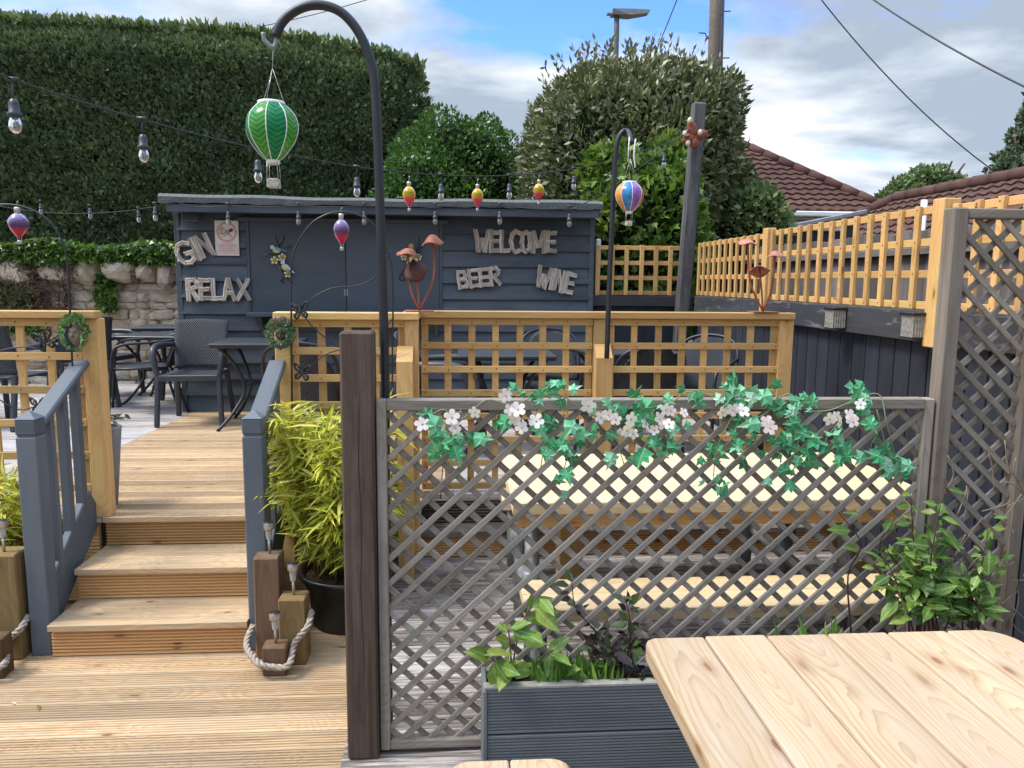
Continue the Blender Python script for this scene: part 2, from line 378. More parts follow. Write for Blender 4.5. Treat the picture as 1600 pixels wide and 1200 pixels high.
so.rotation_euler = sv.to_track_quat('Z', 'Y').to_euler(); so.location = (-6, 3, 9)
SC.view_settings.view_transform = 'Standard'; SC.view_settings.look = 'None'; SC.view_settings.exposure = 1.16
SC.cycles.use_denoising = True
SC.cycles.max_bounces = 8; SC.cycles.caustics_reflective = False; SC.cycles.caustics_refractive = False

# ---------------------------------------------------------------- ground
def ground():
    m = NT('ground_earth', .95, .1); o = m.obj(); nz = m.noise(o, .8, 8, .7); n2 = m.noise(o, 14, 6, .7)
    m.col(m.mix(n2, m.ramp(nz, [(.35, (.05, .06, .025)), (.6, (.10, .085, .06))]), (.16, .14, .11))); m.bump(n2, .6, .03)
    b = MB(); b.add([(-300, -60, -.12), (300, -60, -.12), (300, 500, -.12), (-300, 500, -.12)], [(0, 1, 2, 3)])
    build('ground', b, m.mat, kind='structure', origin=(0, 0, -.12))
ground()
X3 = Vector((1, 0, 0)); Y3 = Vector((0, 1, 0)); Z3 = Vector((0, 0, 1))
def gboard(b, x0, x1, o, V, Nn, w, th=.028, ng=7, gd=.003, ends=None, mat=0, tone=None):
    """board along X with ng grooves on the face Nn; o = (y,z) of the face's start edge, V = across direction"""
    V = Vector(V); Nn = Vector(Nn); e = .003
    top = [(0, -e), (e, 0)]
    if ng:
        p = (w - .016) / ng
        for i in range(ng):
            a = .008 + i * p + p * .5
            q = .36 if gd > .0045 else .30; top += [(a - p * q, 0), (a - p * q * .7, -gd), (a + p * q * .7, -gd), (a + p * q, 0)]
    top += [(w - e, 0), (w, -e)]
    prof = top + [(w, -th), (0, -th)]; n = len(prof); off = random.uniform(0, 60); io = random.randint(0, 40)
    vs = []; g = []
    for k in (0, 1):
        for v, h in prof:
            p = Vector((0, o[0], o[1])) + V * v + Nn * h
            x = (x0, x1)[k] if ends is None or ends[k] is None else ends[k](p.y)
            vs.append((x, p.y, p.z)); g.append((x + off, v - w / 2 + io, h))
    fs = [(i, (i + 1) % n, n + (i + 1) % n, n + i) for i in range(n)] + [tuple(range(n - 1, -1, -1)), tuple(range(n, 2 * n))]
    b.add(vs, fs, g, tone, mat)

# key levels: lower deck 0, white worn deck .15, upper deck .48
ZL, ZU = .15, .48
XW = aZ(537, 1171, ZL).x            # left edge of the white deck
YS = [3.49, 3.765, 4.09]; YA = 4.10             # fronts of the three steps
XSL = -1.85; XSR = -.965
XA0, XA1 = aY(430, 500, YA).x, aY(655, 500, YA).x
XB0, XB1 = aY(658, 500, 4.5).x, aY(1235, 500, 4.5).x
YB = 4.50; XF = 2.30               # fence plane
# lower deck
b = MB(); y = .4
while y < 4.12:
    xx = -3.6 - random.uniform(0, .8); gboard(b, xx, XW - .004, (y, 0), Y3, Z3, .116, ng=6, gd=.0044); y += .122
build('deck', b, M['deck'], kind='structure')
# white worn deck
b = MB(); y = .3
while y < 4.28:
    w_ = .14; gboard(b, XW + random.uniform(-.006, .006), XF + .0, (y, ZL), Y3, Z3, w_, ng=0, th=.14); y += w_ + .006
build('worn_deck', b, M['whitedeck'], kind='structure')
# upper deck: weathered grey boards, new boards where they were relaid
A_, B_ = aZ(178, 703, ZU), aZ(292, 648, ZU)
def xb(yy): return A_.x + (B_.x - A_.x) * (yy - A_.y) / (B_.y - A_.y) if yy > 4.3 else XSL
bg_ = MB(); bn = MB(); y = 4.072
while y < 9.35:
    w_ = .12
    xr = XA1 if y < YB - .1 else XF - .02
    if y < 7.3:
        gboard(bn, 0, min(xr, XA1 + .1), (y, ZU), Y3, Z3, w_, ng=6, gd=.0044, ends=(lambda q: xb(q), None), mat=0)
        gboard(bg_, -7.5, 0, (y, ZU), Y3, Z3, w_, ng=5, gd=.004, ends=(None, lambda q: xb(q) - .006))
        if xr > XA1 + .1: gboard(bg_, XA1 + .106, xr, (y, ZU), Y3, Z3, w_, ng=5, gd=.004)
    else: gboard(bg_, -7.5, xr, (y, ZU), Y3, Z3, w_, ng=5, gd=.004)
    y += w_ + .006
build('raised_deck', bn, M['deck'], kind='structure')
build('raised_deck', bg_, M['olddeck'], kind='structure')
# deck fascias
b = MB()
for k in range(3):
    gboard(b, -5, XSL - .03, (4.085, .02 + k * .15), Z3, -Y3, .145, ng=7, gd=.004)
    gboard(b, XSR + .03, XA1, (4.085, .02 + k * .15), Z3, -Y3, .145, ng=7, gd=.004)
build('deck_fascia', b, M['riser'], kind='structure')

# ---------------------------------------------------------------- front steps
t = thing('wooden_steps', 'new pine decking steps with ribbed risers climbing between two grey blue handrails', 'steps', ((XSL + XSR) / 2, YS[0], 0))
for i in range(2):
    z = .16 * (i + 1); tr = MB(); y0 = YS[i] - .02; y1 = YS[i + 1] + .01; n = 2; w_ = (y1 - y0 - .005) / n
    for k in range(n): gboard(tr, XSL, XSR, (y0 + k * (w_ + .005), z), Y3, Z3, w_, ng=6, gd=.0025)
    build('tread', tr, M['deck'], t)
for i in range(3):
    rs = MB(); gboard(rs, XSL + .004, XSR - .004, (YS[i], .16 * i + .004), Z3, -Y3, .127 if i < 3 else .15, ng=7, gd=.012, th=.03)
    build('riser', rs, M['riser'], t)
# dark steps from the worn deck up to the far balustrade
t = thing('wooden_steps', 'weathered dark ribbed steps below the long trellis balustrade, behind the lattice screen', 'steps', ((XA1 + XF) / 2, 4.29, ZL))
b = MB(); gboard(b, XA1 - .1, XF - .02, (4.29, ZL + .005), Z3, -Y3, .125, ng=7, gd=.012); build('riser', b, M['riser'], t)
b = MB(); gboard(b, XA1 - .1, XF - .02, (4.265, ZL + .158), Y3, Z3, .17, ng=6, gd=.003); build('tread', b, M['darkdeck'], t)
b = MB(); gboard(b, XA1 - .1, XF - .02, (4.43, ZL + .165), Z3, -Y3, .135, ng=7, gd=.012); build('riser', b, M['darkdeck'], t)

# ---------------------------------------------------------------- stair railings
def newel(x, y, h, s=.09):
    b = MB(); b.box(x - s / 2, x + s / 2, y - s / 2, y + s / 2, 0, h - .115, ch=.005)
    b.box(x - s / 2 + .006, x + s / 2 - .006, y - s / 2 + .006, y + s / 2 - .006, h - .115, h - .107, ch=.001)
    b.box(x - s / 2, x + s / 2, y - s / 2, y + s / 2, h - .107, h - .035, ch=.006)
    q = s / 2
    b.add([(x - q, y - q, h - .035), (x + q, y - q, h - .035), (x + q, y + q, h - .035), (x - q, y + q, h - .035), (x, y, h)], [(0, 1, 4), (1, 2, 4), (2, 3, 4), (3, 0, 4)])
    return b
def stair_rail(x, label, pxr):
    y0 = 3.55; h = aY(50, 641, y0).z; yt = 4.06; hz = aY(pxr, 566, yt).z
    t = thing('stair_railing', label, 'railing', (x, y0, 0))
    build('newel_post', newel(x, y0, h), M['stairpaint'], t)
    b = MB(); b.bar((x, y0 + .03, h - .075), (x, yt, hz), .085, .035, ch=.008); build('handrail', b, M['stairpaint'], t)
    b = MB(); b.bar((x, y0 + .04, .19), (x, 4.08, .56), .04, .21, ch=.006); build('stringer', b, M['stairpaint'], t)
    for k in range(3):
        yy = y0 + .15 + k * .135; f = (yy - y0) / (yt - y0)
        b = MB(); b.box(x - .021, x + .021, yy - .021, yy + .021, .2 + (yy - y0) * .66, h - .1 + f * (hz - h + .075), ch=.003, axis=2); build('baluster', b, M['stairpaint'], t)
    return t
stair_rail(XSL - .05, 'grey blue painted stair railing on the left of the steps, three balusters showing', 140)
stair_rail(XSR + .045, 'grey blue painted stair railing on the right of the steps beside the bamboo', 440)

# ---------------------------------------------------------------- trellis panels and balustrades
M['nail'] = plain('rusty_nail', (.10, .06, .035), .7)
def trellis(b, o, U, Nf, W, z0, z1, nv, nh, hfront=True, w_=.038, th=.02, mat=0):
    """square trellis from o along U, front normal Nf"""
    o = Vector(o); U = Vector(U); Nf = Vector(Nf)
    of = Nf * (th / 2 + .0005); ob = -of
    for i in range(nv):
        u = w_ / 2 + (W - w_) * i / (nv - 1); u += random.uniform(-.004, .004) if 0 < i < nv - 1 else 0
        p = o + U * u + (ob if hfront else of); ex = random.uniform(0, .006); ta = (Z3 + U * random.uniform(-.008, .008)).normalized(); tu = (U - ta * U.dot(ta)).normalized()
        b.obox((p.x, p.y, (z0 + z1) / 2 + ex / 2), ta, tu, Nf, z1 - z0 + ex, w_ + random.uniform(-.003, .002), th, .002)
    for j in range(nh):
        z = z0 + w_ / 2 + (z1 - z0 - w_) * j / (nh - 1)
        p = o + U * (W / 2) + (of if hfront else ob)
        b.obox((p.x, p.y, z), U, Nf, Z3, W, th, w_, .002)
    for i in range(nv):
        for j in range(nh):
            u = w_ / 2 + (W - w_) * i / (nv - 1) + random.uniform(-.006, .006); z = z0 + w_ / 2 + (z1 - z0 - w_) * j / (nh - 1) + random.uniform(-.006, .006)
            p = o + U * u + Nf * (th + .0012); b.obox((p.x, p.y, z), U, Nf, Z3, .007, .002, .007, .0005, mat=1)
def post(x0, x1, y0, y1, z0, z1, ch=.004): return MB().box(x0, x1, y0, y1, z0, z1, ch, axis=2)
ZR = aY(430, 487, YA).z
# left balustrade
xbp = aY(153, 500, YA - .02).x
t = thing('trellis_balustrade', 'golden pine trellis balustrade on the left of the steps carrying a green face plaque', 'balustrade', (xbp - .5, YA, ZU))
b = MB(); trellis(b, (xbp - .085 - 18 * .15, YA - .005, 0), X3, -Y3, 18 * .15, .62, ZR - .04, 19, 6); build('trellis_panel', b, [M['pine'], M['nail']], t)
b = MB(); b.box(xbp - 3, xbp - .002, YA - .055, YA + .03, ZR - .038, ZR, .004); build('top_rail', b, M['pine'], t)
build('post', post(xbp - .085, xbp, YA - .025, YA + .06, ZU, ZR - .04), M['pine'], t)
# right balustrade: short run, return, long run
t = thing('trellis_balustrade', 'long golden pine trellis balustrade stepping back behind the lattice screen and bamboo', 'balustrade', (XA1, YA, ZU))
def run(x0, x1, Y, z0, nh, z1=ZR - .04):
    n = round((x1 - x0) / .145); b = MB(); trellis(b, (x0, Y, 0), X3, -Y3, x1 - x0, z0, z1, n + 1, nh); build('trellis_panel', b, [M['pine'], M['nail']], t)
run(XA0 + .075, XA1 - .075, YA + .005, .62, 7)
b = MB(); b.box(XA0, XA1, YA - .055, YA + .04, ZR - .038, ZR, .004); build('top_rail', b, M['pine'], t)
build('post', post(XA0, XA0 + .075, YA - .03, YA + .05, ZU - .3, ZR - .04), M['pine'], t)
build('post', post(XA1 - .075, XA1 - .004, YA - .03, YA + .05, ZU - .1, ZR - .04), M['pine'], t)
b = MB(); trellis(b, (XA1 - .045, YA + .052, 0), Y3, X3, YB - YA - .06, .56, ZR - .04, 4, 7); build('trellis_panel', b, [M['pine'], M['nail']], t)
b = MB(); b.box(XA1 - .093, XA1, YA + .044, YB - .052, ZR - .038, ZR, .004, axis=1); build('top_rail', b, M['pine'], t)
XM = aY(938, 500, YB).x
ZRB = aY(800, 486, YB).z
def run2(x0, x1):
    run(x0, x1, YB, .50, 8, ZRB - .042)
run2(XB0, XM - .045); run2(XM + .05, XB1 - .075)
b = MB(); b.box(XB0 - .09, XB1 + .01, YB - .05, YB + .045, ZRB - .04, ZRB, .004); build('top_rail', b, M['pine'], t)
build('post', post(XM - .042, XM + .047, YB - .03, YB + .05, ZU, ZRB - .042), M['pine'], t)
build('post', post(XB1 - .075, XB1 + .012, YB - .03, YB + .05, ZU, ZRB - .042), M['pine'], t)
# lower support posts with bevelled tops, bolted in front
def support(x0, x1, yf, th, z0, z1):
    b = MB(); b.prism([(0, z0), (th, z0), (th, z1), (0, z1 - .07)], (x1, yf, 0), Y3, Z3, 0.001)
    b = MB(); out = [(0, z0), (th, z0), (th, z1), (0, z1 - .075)]
    b.prism(out, (x0, yf, 0), Y3, Z3, x1 - x0, gr='v'); return b
zt = aY(640, 541, YA - .06).z
build('support_post', support(aY(621, 700, YA - .1).x, aY(646, 700, YA - .1).x, YA - .12, .085, ZL, zt), M['pine'], t)
zt = aY(938, 538, YB - .07).z
build('support_post', support(aY(926, 700, YB - .07).x, aY(951, 700, YB - .07).x, YB - .125, .085, ZL, zt), M['pine'], t)

# ---------------------------------------------------------------- grey lattice screens
def lattice(b, x0, y, z0, W, H, pitch, front='/', w_=.0195, th=.010, m=.93):
    for sgn, yo in ((1, -th / 2 - .0006), (-1, th / 2 + .0006)):
        if front == '\\': yo = -yo
        k = pitch * .45
        while k < m * W + H:
            if sgn == 1:
                c = k - m * W; u0 = max(0, -c / m); u1 = min(W, (H - c) / m); p0 = (u0, m * u0 + c); p1 = (u1, m * u1 + c)
            else:
                u0 = max(0, (k - H) / m); u1 = min(W, k / m); p0 = (u0, k - m * u0); p1 = (u1, k - m * u1)
            k += pitch
            if u1 - u0 < .012: continue
            yj = random.uniform(-.001, .001); zj = random.uniform(-.002, .002)
            b.bar((x0 + p0[0], y + yo + yj, z0 + p0[1] + zj), (x0 + p1[0], y + yo - yj, z0 + p1[1] - zj), w_ + random.uniform(-.0018, .0018), th, up=(0, 1, 0), ch=.002)
YL = 2.46
xl0 = aY(612, 1150, YL).x - .035; xl1 = aY(1441, 800, YL).x; zt = aY(900, 623, YL).z; zb = ZL + .01
t = thing('lattice_screen', 'weathered grey diagonal lattice screen hung with a garland of ivy and white flowers', 'trellis', ((xl0 + xl1) / 2, YL, zb))
b = MB(); lattice(b, xl0 + .03, YL, zb + .025, xl1 - xl0 - .06, zt - zb - .05, .0835, '/'); build('lattice_panel', b, M['lattice'], t)
fr = MB(); fr.box(xl0, xl0 + .032, YL - .022, YL + .022, zb, zt, .003, axis=2); build('frame_upright', fr, M['lattice'], t)
fr = MB(); fr.box(xl1 - .032, xl1, YL - .022, YL + .022, zb, zt, .003, axis=2); build('frame_upright', fr, M['lattice'], t)
fr = MB(); fr.box(xl0 + .033, xl1 - .033, YL - .023, YL + .023, zt - .034, zt + .001, .003); build('frame_rail', fr, M['lattice'], t)
fr = MB(); fr.box(xl0 + .033, xl1 - .033, YL - .023, YL + .023, zb + .002, zb + .034, .003); build('frame_rail', fr, M['lattice'], t)
# brown post at its left
xp1 = xl0 - .003; xp0 = xp1 - .102; zp = aY(570, 518, YL - .03).z
b = MB(); b.box(xp0, xp1, YL - .055, YL + .045, ZL + .001, zp, .006, axis=2)
xc_ = (xp0 + xp1) / 2 + .004; pts_ = [(xc_ + .003 * math.sin(k * 1.3) + random.uniform(-.001, .001), YL - .0548, ZL + .25 + k * .09) for k in range(12)]
b.tube(pts_, [.0006] + [.0014] * 10 + [.0005], 4, mat=1)
build('wooden_post', b, [M['brownpost'], M['black']], label='square dark brown timber post at the left end of the low lattice screen', cat='post')
# tall lattice on the right
xt0 = aY(1487, 330, YL).x; zt2 = aY(1495, 325, YL).z
xt1 = xt0 + .42
t = thing('lattice_screen', 'tall narrow weathered grey lattice panel with posts, rising at the right of the picture', 'trellis', ((xt0 + xt1) / 2, YL, ZL))
b = MB(); b.box(xt0 - .01, xt0 + .042, YL - .03, YL + .03, ZL, zt2, .005, axis=2); build('post', b, M['greypost'], t)
xr0 = xt0 + .285
b = MB(); b.box(xr0, xr0 + .05, YL - .025, YL + .03, ZL, zt2 - .0, .005, axis=2); build('post', b, M['greypost'], t)
b = MB(); b.box(xt0 + .043, xr0 - .001, YL - .024, YL + .024, zt2 - .034, zt2 - .002, .003); build('frame_rail', b, M['lattice'], t)
b = MB(); lattice(b, xt0 + .043, YL + .002, ZL + .05, xr0 - xt0 - .044, zt2 - .034 - ZL - .05, .083, '\\'); build('lattice_panel', b, M['lattice'], t)

# ---------------------------------------------------------------- side fence (X = XF) and its trellis
t = thing('board_fence', 'dark painted vertical board fence under the golden trellis on the right', 'fence', (XF, 5, 0))
b = MB(); y = 1.6
while y < 7.35:
    w_ = .135; b.box(XF + .02, XF + .04, y, y + w_, -.1, 1.5, .004, axis=2); y += w_ + .012
build('boards', b, M['darkfence'], t)
b = MB(); b.box(XF + .041, XF + .055, 1.6, 7.35, -.1, 1.48, .002, axis=2, tone=.1); build('backing', b, M['darkfence'], t)
for (ya, yb_) in ((1.6, 3.54), (3.55, 5.58), (5.59, 7.3)):
    b = MB(); b.box(XF - .03, XF + .019, ya, yb_, 1.445, 1.60, .006, axis=1, jit=.002); build('beam', b, M['darkbeam'], t)
zf0, zf1 = 1.605, 2.10
t = thing('trellis_fence', 'golden pine trellis running back along the top of the dark board fence', 'trellis', (XF, 5.5, zf0))
for (ya, yb_, n) in ((1.65, 3.49, 13), (3.598, 5.58, 14), (5.68, 7.28, 12)):
    b = MB(); trellis(b, (XF, ya, 0), Y3, -X3, yb_ - ya, zf0, zf1 + random.uniform(-.01, .01), n, 4, hfront=False); build('trellis_panel', b, [M['fencepine'], M['nail']], t)
build('post', post(XF - .055, XF + .03, 3.50, 3.588, 1.43, 2.125), M['fencepine'], t)
build('post', post(XF - .04, XF + .03, 5.59, 5.675, 1.50, 2.125), M['fencepine'], t)
# back trellis beside the shed
YT = 7.45
t = thing('trellis_fence', 'square golden trellis panel between the shed and the dark leaning post, ivy behind', 'trellis', (1.7, YT, 1.6))
xq0, xq1 = aY(930, 420, YT).x, aY(1072, 420, YT).x
b = MB(); trellis(b, (xq0, YT, 0), X3, -Y3, xq1 - xq0, aY(1000, 461, YT).z, aY(1000, 384, YT).z, 7, 4, hfront=False, w_=.04); build('trellis_panel', b, [M['fencepine'], M['nail']], t)
b = MB(); b.box(xq0 - .1, xq1 + .06, YT - .03, YT + .03, aY(1000, 478, YT).z, aY(1000, 462, YT).z, .004); build('beam', b, M['darkbeam'], t)
b = MB(); b.box(xq0 - .1, xq1 + .06, YT + .04, YT + .06, ZU, aY(1000, 478, YT).z + .0, .004, axis=2); build('backing_board', b, M['darkfence'], t)
b = MB(); b.box(xq0 + .02, xq0 + .07, YT + .1, YT + .15, ZU, aY(930, 372, YT).z, .01, axis=2)
build('white_post', b, M['white'], label='thin white post between the shed and the back trellis', cat='post')
# tall stained post
b = MB(); p0 = aY(1066, 486, 7.36); p1 = aY(1092, 161, 7.30)
p0 = p0 + (p0 - p1) * .72
b.bar(p0, p1, .118, .11, up=(0, 1, 0), ch=.012, jit=.003); build('leaning_post', b, M['oldpost'], label='tall dark stained timber post holding the string lights at the back corner of the fence', cat='post')
# old closeboard fence beyond
t = thing('closeboard_fence', 'old silver grey closeboard fence of a neighbouring garden beyond the golden trellis', 'fence', (3.25, 5.5, -.1))
b = MB(); y = 1.9
while y < 9.5:
    w_ = .1; zt_ = 2.10 + random.uniform(-.015, .015); b.box(3.25 - .012 + (int(y * 10) % 2) * .01, 3.262, y, y + w_ + .01, -.1, zt_, .003, axis=2); y += .103
build('boards', b, M['oldfence'], t)
b = MB(); b.box(3.19, 3.23, 1.9, 9.5, 1.93, 1.98, .004); build('rail', b, M['oldfence'], t)
# ---------------------------------------------------------------- shed
YSH = 7.40
sx0, sx1 = aY(280, 420, YSH).x, aY(924, 420, YSH).x
def zsh(py, px=600): return aY(px, py, YSH).z
t = thing('garden_shed', 'dark blue grey timber shed bar with a shuttered serving hatch and felt roof', 'shed', ((sx0 + sx1) / 2, YSH, ZU))
hx0, hx1 = aY(392, 420, YSH).x, aY(687, 420, YSH).x
hz0, hz1 = zsh(489), zsh(345)
pb = .152; b = MB(); z = ZU + .004; zt = zsh(318)
def shipl(x0, x1, z0, z1, kk):
    # tapered weatherboard
    off = random.uniform(0, 40); io = random.randint(0, 40)
    pr = [(0, z0), (-.036, z0), (-.005, z1 + .012), (0, z1 + .012)]
    vs = [(x, YSH + 0.0 + yy, zz) for x in (x0, x1) for yy, zz in pr]
    g = [(x + off, zz - z0 - pb / 2 + io, yy) for x in (x0, x1) for yy, zz in pr]
    b.add(vs, [(0, 1, 2, 3), (7, 6, 5, 4), (0, 4, 5, 1), (1, 5, 6, 2), (2, 6, 7, 3), (3, 7, 4, 0)], g, random.random())
while z < zt:
    z1 = z + pb
    if z1 < hz0 + .02 or z > hz1: shipl(sx0, sx1, z, min(z1, zt), 0)
    else: shipl(sx0, hx0 - .03, z, z1, 0); shipl(hx1 + .03, sx1, z, z1, 0)
    z = z1
build('wall', b, M['shed'], t)
b = MB(); b.box(sx0 + .01, sx1 - .01, YSH + .001, YSH + 2.6, ZU - .5, zt, .01); build('carcass', b, M['shed'], t)
b = MB(); b.box(sx0 - .02, sx0 + .03, YSH - .032, YSH + .03, ZU, zt, .004, axis=2); build('corner_trim', b, M['shed'], t)
b = MB(); b.box(sx1 - .03, sx1 + .02, YSH - .032, YSH + .03, ZU, zt, .004, axis=2); build('corner_trim', b, M['shed'], t)
xm = aY(541, 420, YSH).x
for x0, x1 in ((hx0, xm - .003), (xm + .003, hx1)):
    b = MB(); b.box(x0, x1, YSH - .018, YSH - .001, hz0, hz1, .003, axis=0); sh = build('hatch_panel', b, M['shedpanel'], t)
for x0, x1 in ((hx0 - .03, hx0), (hx1, hx1 + .03)):
    b = MB(); b.box(x0, x1, YSH - .03, YSH, hz0 - .02, hz1 + .03, .004, axis=2); build('hatch_trim', b, M['shed'], t)
b = MB(); b.box(aY(371, 345, YSH).x, aY(701, 345, YSH).x, YSH - .06, YSH - .012, zsh(349), zsh(343), .004); build('hatch_batten', b, M['shedpanel'], t)
b = MB(); b.box(aY(388, 490, 7.2).x, aY(700, 490, 7.2).x, YSH - .27, YSH - .02, zsh(494), zsh(488), .004)
for px in (410, 560, 680):
    x = aY(px, 490, YSH).x; b.prism([(0, zsh(494)), (-.18, zsh(494)), (0, zsh(494) - .2)], (x, YSH - .02, 0), Y3, Z3, .03)
build('serving_shelf', b, M['shed'], t)
b = MB(); hxm = aY(541.5, 460, YSH).x
for s in (-1, 1): b.box(hxm + s * .012 - .009, hxm + s * .012 + .009, YSH - .024, YSH - .017, zsh(463), zsh(452), .002)
build('hinge', b, M['steel'], t)
# roof
rx0, rx1 = aY(247, 318, 7.05).x, aY(942, 318, 7.05).x
zr0 = aY(600, 322, 7.05).z; zr1 = aY(600, 309, 7.05).z
b = MB()
NX = 60
def roofz(x, y): return zr1 + .006 * math.sin(x * 2.1) + .004 * math.sin(x * 7 + 1) + (y - 7.05) * .06
xs = [rx0 + (rx1 - rx0) * i / NX for i in range(NX + 1)]
rows = [(7.05, 'b'), (7.045, 'm'), (7.07, 't'), (8.5, 't'), (10.2, 't')]
vs = []
for x in xs:
    vs += [(x, 7.055 + random.uniform(-.003, .003), zr0 + .005 * math.sin(x * 5) + random.uniform(-.006, .006)), (x, 7.045 + random.uniform(-.004, .004), roofz(x, 7.05) - .025), (x, 7.075, roofz(x, 7.075)), (x, 8.5, roofz(x, 8.5)), (x, 10.2, roofz(x, 10.2)), (x, 10.2, zr0 + .1)]
fs = []
for i in range(NX):
    for k in range(5): fs.append((i * 6 + k, (i + 1) * 6 + k, (i + 1) * 6 + k + 1, i * 6 + k + 1))
    fs.append((i * 6 + 5, (i + 1) * 6 + 5, (i + 1) * 6, i * 6))
fs += [tuple(range(5, -1, -1)), tuple(NX * 6 + k for k in range(6))]
b.add(vs, fs, None, .5); build('roof', b, M['felt'], t)
b = MB(); b.box(rx0 + .06, rx1 - .03, 7.075, 7.10, aY(600, 336, 7.1).z, zr0 - .004, .004); b.box(rx0 + .05, rx1, 7.1, 7.42, zr0 - .045, zr0 - .02, .004)
build('fascia', b, M['shed'], t)
# floodlight
p = aY(301, 338, YSH - .1)
t = thing('floodlight', 'small black floodlight tucked under the shed eaves above the GIN letters', 'light', tuple(p))
b = MB(); b.box(p.x - .085, p.x + .065, p.y - .04, p.y + .02, p.z - .045, p.z + .05, .008); build('housing', b, M['shed'], t)
b = MB(); b.box(p.x - .075, p.x + .055, p.y - .046, p.y - .041, p.z - .036, p.z + .04, .002); build('lens', b, M['black'], t)
b = MB(); b.box(p.x - .02, p.x, p.y + .021, YSH - .012, p.z - .01, p.z + .01, .002); build('bracket', b, M['shed'], t)
p = aY(313, 356, YSH)
# ---------------------------------------------------------------- driftwood words
ST = {  # strokes in a unit box (w,1)
 'G': (.62, [[(.6, .86), (.42, 1), (.18, .95), (.05, .72), (.03, .35), (.16, .08), (.40, .0), (.6, .12), (.6, .42)], [(.62, .46), (.36, .46)]]),
 'I': (.16, [[(.08, 0), (.08, 1)]]),
 'N': (.52, [[(.06, 0), (.06, 1)], [(.08, .98), (.44, .02)], [(.46, 0), (.46, 1)]]),
 'R': (.5, [[(.06, 0), (.06, 1)], [(.06, .95), (.34, .97), (.46, .8), (.42, .6), (.1, .5)], [(.2, .5), (.48, 0)]]),
 'E': (.48, [[(.06, 0), (.06, 1)], [(.06, .94), (.46, .94)], [(.06, .5), (.42, .5)], [(.06, .06), (.47, .06)]]),
 'L': (.44, [[(.06, 0), (.06, 1)], [(.06, .06), (.43, .06)]]),
 'A': (.56, [[(.04, 0), (.24, 1)], [(.26, 1), (.52, 0)], [(.13, .32), (.42, .32)]]),
 'X': (.58, [[(.04, 1), (.54, 0)], [(.54, 1), (.04, 0)]]),
 'W': (.72, [[(.04, 1), (.18, 0)], [(.2, .03), (.35, .6)], [(.37, .6), (.5, .03)], [(.52, 0), (.68, 1)]]),
 'C': (.5, [[(.48, .92), (.28, 1), (.1, .85), (.04, .5), (.1, .15), (.28, .0), (.48, .06)]]),
 'O': (.52, [[(.26, 1), (.08, .86), (.04, .5), (.08, .14), (.26, 0), (.44, .14), (.48, .5), (.44, .86), (.26, 1)]]),
 'M': (.68, [[(.06, 0), (.06, 1)], [(.08, .98), (.32, .25)], [(.36, .25), (.58, .98)], [(.61, 1), (.61, 0)]]),
 'B': (.48, [[(.06, 0), (.06, 1)], [(.06, .95), (.34, .93), (.42, .76), (.34, .57), (.1, .52)], [(.14, .52), (.38, .46), (.45, .26), (.36, .07), (.06, .05)]]),
}
def word(txt, xl, xr_, yb_l, yb_r, yt_l, label):
    pl = aY(xl, yb_l, YSH - .05); pr = aY(xr_, yb_r, YSH - .05); pt = aY(xl, yt_l, YSH - .05)
    U = pr - pl; Lw = U.length; U.normalize(); H = (pt - pl).length; V = Vector((-U.z, 0, U.x))
    tot = sum(ST[c][0] for c in txt) + .06 * (len(txt) - 1); s = Lw / tot
    t = thing('word_sign', label, 'sign', tuple(pl + U * Lw / 2)); u = 0
    for c in txt:
        b = MB()
        for st in ST[c][1]:
            for (a0, b0), (a1, b1) in zip(st, st[1:]):
                q0 = pl + U * (u + a0 * s) + V * b0 * H; q1 = pl + U * (u + a1 * s) + V * b1 * H
                dd = (q1 - q0).normalized(); q0 -= dd * .012; q1 += dd * .012
                n = 4; rr = H * .108
                pts = []; rs = []
                for k in range(n + 1):
                    p = q0.lerp(q1, k / n) + Vector((random.uniform(-1, 1), random.uniform(-.6, .6) - 0.3 * random.random(), random.uniform(-1, 1))) * .0035
                    pts.append(p); rs.append(rr * random.uniform(.82, 1.15))
                qv = Vector((-dd.z, -.3, dd.x)) * rr * .5
                b.tube([p + qv for p in pts], [x * .62 for x in rs], 6, smooth=False, tone=random.random()); b.tube([p - qv + Vector((0, -.006, 0)) + dd * random.uniform(-.008, .008) for p in pts], [x * random.uniform(.5, .66) for x in rs], 6, smooth=False, tone=random.random())
        build('letter', b, M['driftwood'], t); u += (ST[c][0] + .06) * s
word('GIN', 285, 336, 416, 395, 383, 'tilted driftwood letters spelling GIN on the shed beside the no smoking sign')
word('RELAX', 293, 391, 468, 468, 436, 'driftwood letters spelling RELAX on the shed left of the hatch')
word('WELCOME', 742, 868, 393, 394, 361, 'long row of driftwood letters spelling WELCOME high on the shed')
word('BEER', 717, 782, 451, 444, 424, 'driftwood letters spelling BEER sloping up on the shed under WELCOME')
word('WINE', 836, 893, 446, 459, 415, 'driftwood letters spelling WINE sloping down on the shed under WELCOME')
